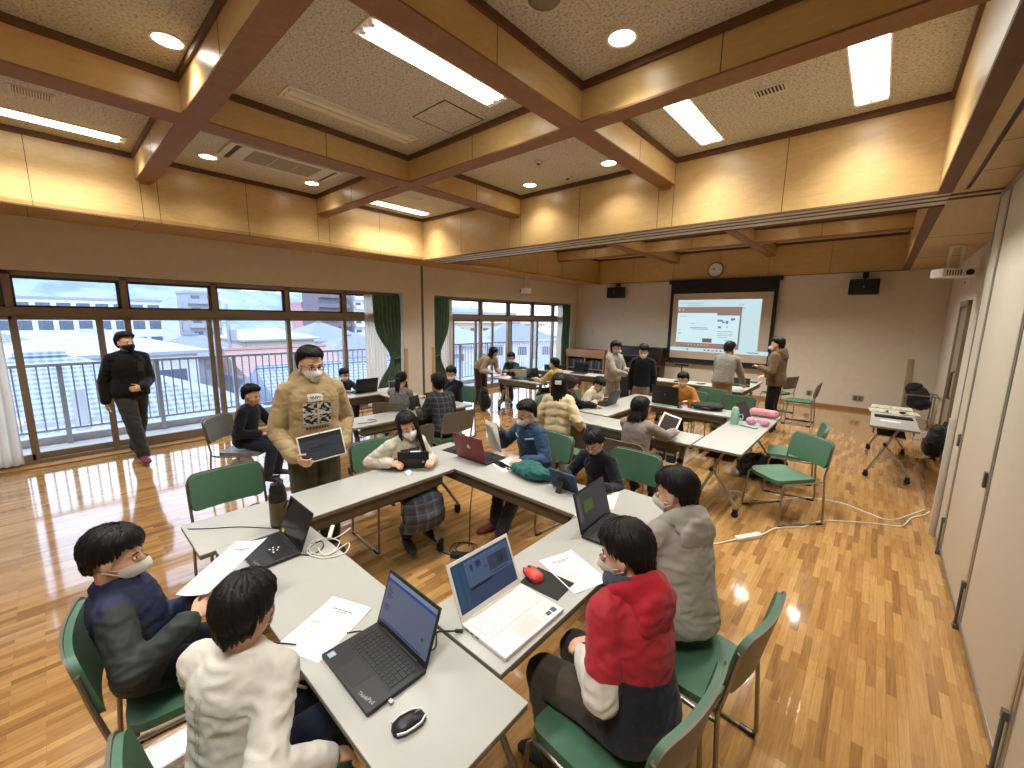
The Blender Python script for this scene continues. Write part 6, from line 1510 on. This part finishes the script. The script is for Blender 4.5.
def house(label, x, y, rz, w, d, h, rh, wall, roof, gable=False, wins=(3, 2), eave=.5, name='house', rtype=True, wh=1.1, ww=1.2):
    """w along local x, d along local y (the face towards us is local +x); h = wall top height above ground"""
    o = thing(name, label, 'building', (x, y, GZ), rz)
    MB().bx(-w / 2, w / 2, -d / 2, d / 2, 0, h).build('walls', wall, o)
    a, b = w / 2 + eave, d / 2 + eave
    if rtype:
        q = MB()
        r_ = (b - a * .95 if d > w else 0) if not gable else b
        if not gable:
            rl = max(.3, abs(b - a)); vs = [(-a, -b, h), (a, -b, h), (a, b, h), (-a, b, h), (0, -rl, h + rh), (0, rl, h + rh)] if d >= w else [(-a, -b, h), (a, -b, h), (a, b, h), (-a, b, h), (-rl, 0, h + rh), (rl, 0, h + rh)]
            fs = [(0, 1, 4), (1, 2, 5, 4), (2, 3, 5), (3, 0, 4, 5), (3, 2, 1, 0)] if d >= w else [(0, 1, 5, 4), (1, 2, 5), (2, 3, 4, 5), (3, 0, 4), (3, 2, 1, 0)]
        else:
            vs = [(-a, -b, h), (a, -b, h), (a, b, h), (-a, b, h), (0, -b, h + rh), (0, b, h + rh)]; fs = [(0, 1, 4), (1, 2, 5, 4), (2, 3, 5), (3, 0, 4, 5), (3, 2, 1, 0)]
        q.add(vs, fs); rf = q.build('roof', roof, o)
        MB().tube([vs[4], vs[5]], .14, 6).build('ridge_cap', roof, rf)
        MB().bx(-a, a, -b, b, h - .16, h + .01).build('eave_board', M_hg, rf)
    else: MB().bx(-w / 2 - .15, w / 2 + .15, -d / 2 - .15, d / 2 + .15, h, h + .4).build('roof', roof, o)
    n, fl = wins; ff = h / fl; p0 = None
    for f in range(fl):
        for i in range(n):
            yy = -d / 2 + d * (i + .5) / n; zz = f * ff + ff * .55
            if p0 is None: p0 = MB().bx(w / 2 - .02, w / 2 + .03, -ww / 2, ww / 2, -wh / 2, wh / 2).build('window', M_pane, o); q = p0
            else: q = p0.copy(); COL.objects.link(q)
            q.location = (0, yy, zz)
    if name == 'apartment_building':
        q = MB()
        for f in range(1, fl + 1): q.bx(w / 2, w / 2 + .9, -d / 2, d / 2, f * ff - ff * .42 - .9, f * ff - ff * .42 - .1) if f > 1 else None
        q.build('balcony_band', wall, o)
    return o
house('blue tiled house right below the balcony, left half', -17.5, -.2, R(2), 8.5, 9.5, 5.6, 2.1, M_hw, M_tileB, wins=(3, 1))
house('blue tiled house right below the balcony, right half', -19.0, 9.6, R(-4), 8, 7.0, 5.0, 1.7, M_hw, M_tileB, wins=(2, 1), gable=True)
house('white walled house with a pale teal roof beyond the blue tiles', -31, 1.6, R(8), 6, 7, 6.9, 1.0, M_hw, M_tileL, wins=(3, 2))
house('long white school building far behind the pale roof', -97, -1.0, 0, 9, 29, 10.6, .5, M_hw, M_hg, wins=(14, 4), rtype=False, name='school_building', wh=1.4, ww=1.5)
house('slate roofed house left of the walking person', -42, -5.0, R(10), 8, 9, 6.6, 1.9, M_hg, M_tileG, wins=(3, 2))
house('slate roofed house between the pale roof and the cream house', -41, 7.6, R(0), 6, 7, 5.8, 1.4, M_hg, M_tileG, wins=(2, 2))
house('cream house with a flat pale roof in the middle of the nearer window', -46, 14.8, R(5), 6, 6.2, 6.6, 1.0, M_hc, M_tileL, wins=(2, 2))
house('rust roofed house just above the railing', -30, 10.2, R(4), 6, 5.5, 5.4, 1.3, M_hg, M_tileR, wins=(2, 2), gable=True)
house('small slate house right of the rust roof', -37, 18.6, R(0), 6, 6, 5.4, 1.7, M_hw, M_tileG, wins=(2, 2))
house('grey apartment block with balcony bands in the nearer window', -92, 18.6, 0, 8, 4.6, 12.2, .3, M_hg, M_hg, wins=(2, 6), rtype=False, name='apartment_building')
house('dark tall tower in the right part of the nearer window', -92, 41.4, 0, 8, 6.4, 14.2, .3, M_hb, M_hb, wins=(3, 7), rtype=False, name='apartment_building')
house('white apartment block right of the dark tower', -92, 49, 0, 8, 6.0, 14.0, .3, M_hw, M_hw, wins=(3, 7), rtype=False, name='apartment_building')
house('pinkish narrow tower left of the dark tower', -100, 40.0, 0, 6, 3.2, 11.2, .3, M_hp, M_hp, wins=(1, 6), rtype=False, name='apartment_building')
house('slate house with white walls below the towers', -52, 22.5, R(8), 8, 8, 6.0, 2.0, M_hw, M_tileG, wins=(3, 2))
house('blue roofed house at the right end of the nearer window', -22, 19.0, R(0), 5, 5, 4.4, 1.5, M_hw, M_tileB, wins=(2, 1))
house('cream apartment block at the left of the farther window', -66, 62, R(-30), 9, 16, 9.6, .3, M_hc, M_hg, wins=(6, 4), rtype=False, name='apartment_building')
house('second cream apartment block in the farther window', -66, 88, R(-35), 9, 15, 9.2, .3, M_hc, M_hg, wins=(6, 4), rtype=False, name='apartment_building')
house('blue roofed house in the left of the farther window', -34, 28, R(-25), 8, 8, 6.2, 2.0, M_hw, M_tileB, wins=(3, 2))
house('slate roofed house in the middle of the farther window', -38, 43, R(-30), 8, 10, 6.0, 2.2, M_hw, M_tileG, wins=(3, 2))
house('low blue roofed house in the middle of the farther window', -20, 30, R(-28), 6, 7, 4.6, 1.6, M_hg, M_tileB, wins=(2, 1))
house('pale roofed house at the right of the farther window', -41, 57, R(-35), 9, 10, 6.2, 1.9, M_hw, M_tileL, wins=(3, 2))
house('slate roofed house at the far right of the farther window', -24, 74, R(-40), 8, 9, 5.6, 2.0, M_hg, M_tileG, wins=(3, 2))
def pole(label, x, y, h):
    o = thing('utility_pole', label, 'pole', (x, y, GZ)); MB().tube([(0, 0, 0), (0, 0, h)], [.16, .11], 10).build('shaft', M_hg, o, smooth=True)
    MB().bx(-.05, .05, -.9, .9, h - .7, h - .6).bx(-.05, .05, -.7, .7, h - 1.4, h - 1.3).build('cross_arm', M_hg, o)
    MB().tube([(.2, .25, h - 2.6), (.2, .25, h - 1.8)], .2, 10).build('transformer', M_hg, o, smooth=True)
    q = MB()
    for s in (-.8, 0, .8): q.tube([(0, s, h - .62), (0, s, h - .45)], .05, 6)
    q.build('insulator', M_hw, o)
pole('utility pole near the left edge outside the railing', -11.9, .28, 7.4); pole('utility pole rising behind the rust roof', -34.6, 8.6, 9.6); pole('utility pole in the middle of the farther window', -27, 34, 8.6); pole('utility pole beyond the pale teal roof', -52, 9.0, 9.8)
for x, y, lab, r in ((-11.2, 5.7, 'green shrub outside at the right end of the nearer window', 1.2), (-53, -2.6, 'bare greyish tree before the school building', 1.8)):
    o = thing('shrub', lab, 'tree', (x, y, GZ)); me = solid(MB().ball((0, 0, 4.8), (r, r, r * .9)).ball((.5, .7, 5.3), r * .7).ball((-.4, -.6, 5.2), r * .65), .16, 1); wrinkle(me, .25, 1.6, 4); link('foliage', me, mat('leaf_%d' % int(r * 10), (116, 138, 74) if r < 1.5 else (130, 122, 122), .9, var=.3, vs=4), o); MB().tube([(0, 0, 0), (0, 0, 4.4)], .14, 8).build('trunk', M_hg, o, smooth=True)
struct('ground', MB().bx(-400, -9.5, -200, 420, GZ - .4, GZ), mat('town_ground', (140, 142, 146), .9, var=.15, vs=.2))
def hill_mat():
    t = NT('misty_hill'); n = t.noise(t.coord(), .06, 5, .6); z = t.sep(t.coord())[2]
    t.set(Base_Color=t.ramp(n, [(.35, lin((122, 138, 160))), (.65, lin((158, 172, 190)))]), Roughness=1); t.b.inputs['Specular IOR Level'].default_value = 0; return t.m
def ridge(X, y0, y1, hs, seed):
    P = []; n = 60
    for i in range(n + 1):
        u = i / n; y = y0 + (y1 - y0) * u; hgt = hs(u) * (1 + .18 * noise.noise((u * 9, seed, 0)) + .06 * noise.noise((u * 40, seed, 3)))
        P.append([V((X, y, GZ)), V((X - 30, y, GZ + hgt * .55)), V((X - 60, y, GZ + hgt)), V((X - 120, y, GZ))])
    return MB().grid(P)
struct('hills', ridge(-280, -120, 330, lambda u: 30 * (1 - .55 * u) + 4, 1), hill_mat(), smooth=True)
# ------------------------------------------------------------------ sky, lamps, camera
wd = bpy.data.worlds.new('overcast_sky'); SC.world = wd; wd.use_nodes = True; nt = wd.node_tree
bg = nt.nodes['Background']; tc = nt.nodes.new('ShaderNodeTexCoord'); sp = nt.nodes.new('ShaderNodeSeparateXYZ'); cr = nt.nodes.new('ShaderNodeValToRGB'); nz = nt.nodes.new('ShaderNodeTexNoise'); nz.inputs['Scale'].default_value = 2.5; nz.inputs['Detail'].default_value = 4
nt.links.new(tc.outputs['Generated'], sp.inputs[0]); nt.links.new(tc.outputs['Generated'], nz.inputs['Vector'])
ma = nt.nodes.new('ShaderNodeMath'); ma.operation = 'MULTIPLY_ADD'; ma.inputs[1].default_value = .12; nt.links.new(nz.outputs['Fac'], ma.inputs[0]); nt.links.new(sp.outputs[2], ma.inputs[2])
nt.links.new(ma.outputs[0], cr.inputs[0]); e = cr.color_ramp.elements; e[0].position = .0; e[0].color = (.74, .84, 1, 1); e[1].position = .6; e[1].color = (.70, .81, 1, 1)
nt.links.new(cr.outputs[0], bg.inputs[0]); bg.inputs[1].default_value = SKY
for y, h_, nm in ((1.85, 6.5, 'window_portal'), (8.75, 5.6, 'window_portal')):
    l = bpy.data.lights.new(nm, 'AREA'); l.shape = 'RECTANGLE'; l.size = h_; l.size_y = 2.4; l.cycles.is_portal = True
    lo = bpy.data.objects.new(nm, l); COL.objects.link(lo); lo.location = (-7.98, y, 1.2); lo.rotation_euler = (R(90), 0, R(-90))
    lo.rotation_euler = Matrix(((0, 0, -1), (1, 0, 0), (0, -1, 0))).to_euler() if False else V((1, 0, 0)).to_track_quat('-Z', 'Z').to_euler()
cam = bpy.data.cameras.new('camera'); co = bpy.data.objects.new('camera', cam); COL.objects.link(co)
f_px, rx, ry, rz_ = 410.450317, .160966841, -.724521339, -.0150721663
cy, sy, cp, spi, crr, srr = math.cos(ry), math.sin(ry), math.cos(rx), math.sin(rx), math.cos(rz_), math.sin(rz_)
fw = V((sy * cp, cy * cp, -spi)); r_ = V((cy, -sy, 0)); dn = fw.cross(r_)
r2 = r_ * crr + dn * srr; d2 = r_ * -srr + dn * crr
co.matrix_world = Matrix(((r2.x, -d2.x, -fw.x, 0), (r2.y, -d2.y, -fw.y, 0), (r2.z, -d2.z, -fw.z, 1.95), (0, 0, 0, 1)))
cam.sensor_fit = 'HORIZONTAL'; cam.sensor_width = 36; cam.lens = 36 * f_px / 1024; cam.clip_start = .05; cam.clip_end = 1500
SC.camera = co
SC.view_settings.view_transform = 'Standard'; SC.view_settings.look = 'None'; SC.view_settings.exposure = EXPO; SC.view_settings.gamma = 1
SC.cycles.max_bounces = 8; SC.cycles.diffuse_bounces = 4; SC.cycles.glossy_bounces = 4; SC.cycles.transparent_max_bounces = 12; SC.cycles.sample_clamp_indirect = 6; SC.cycles.caustics_reflective = False; SC.cycles.caustics_refractive = False
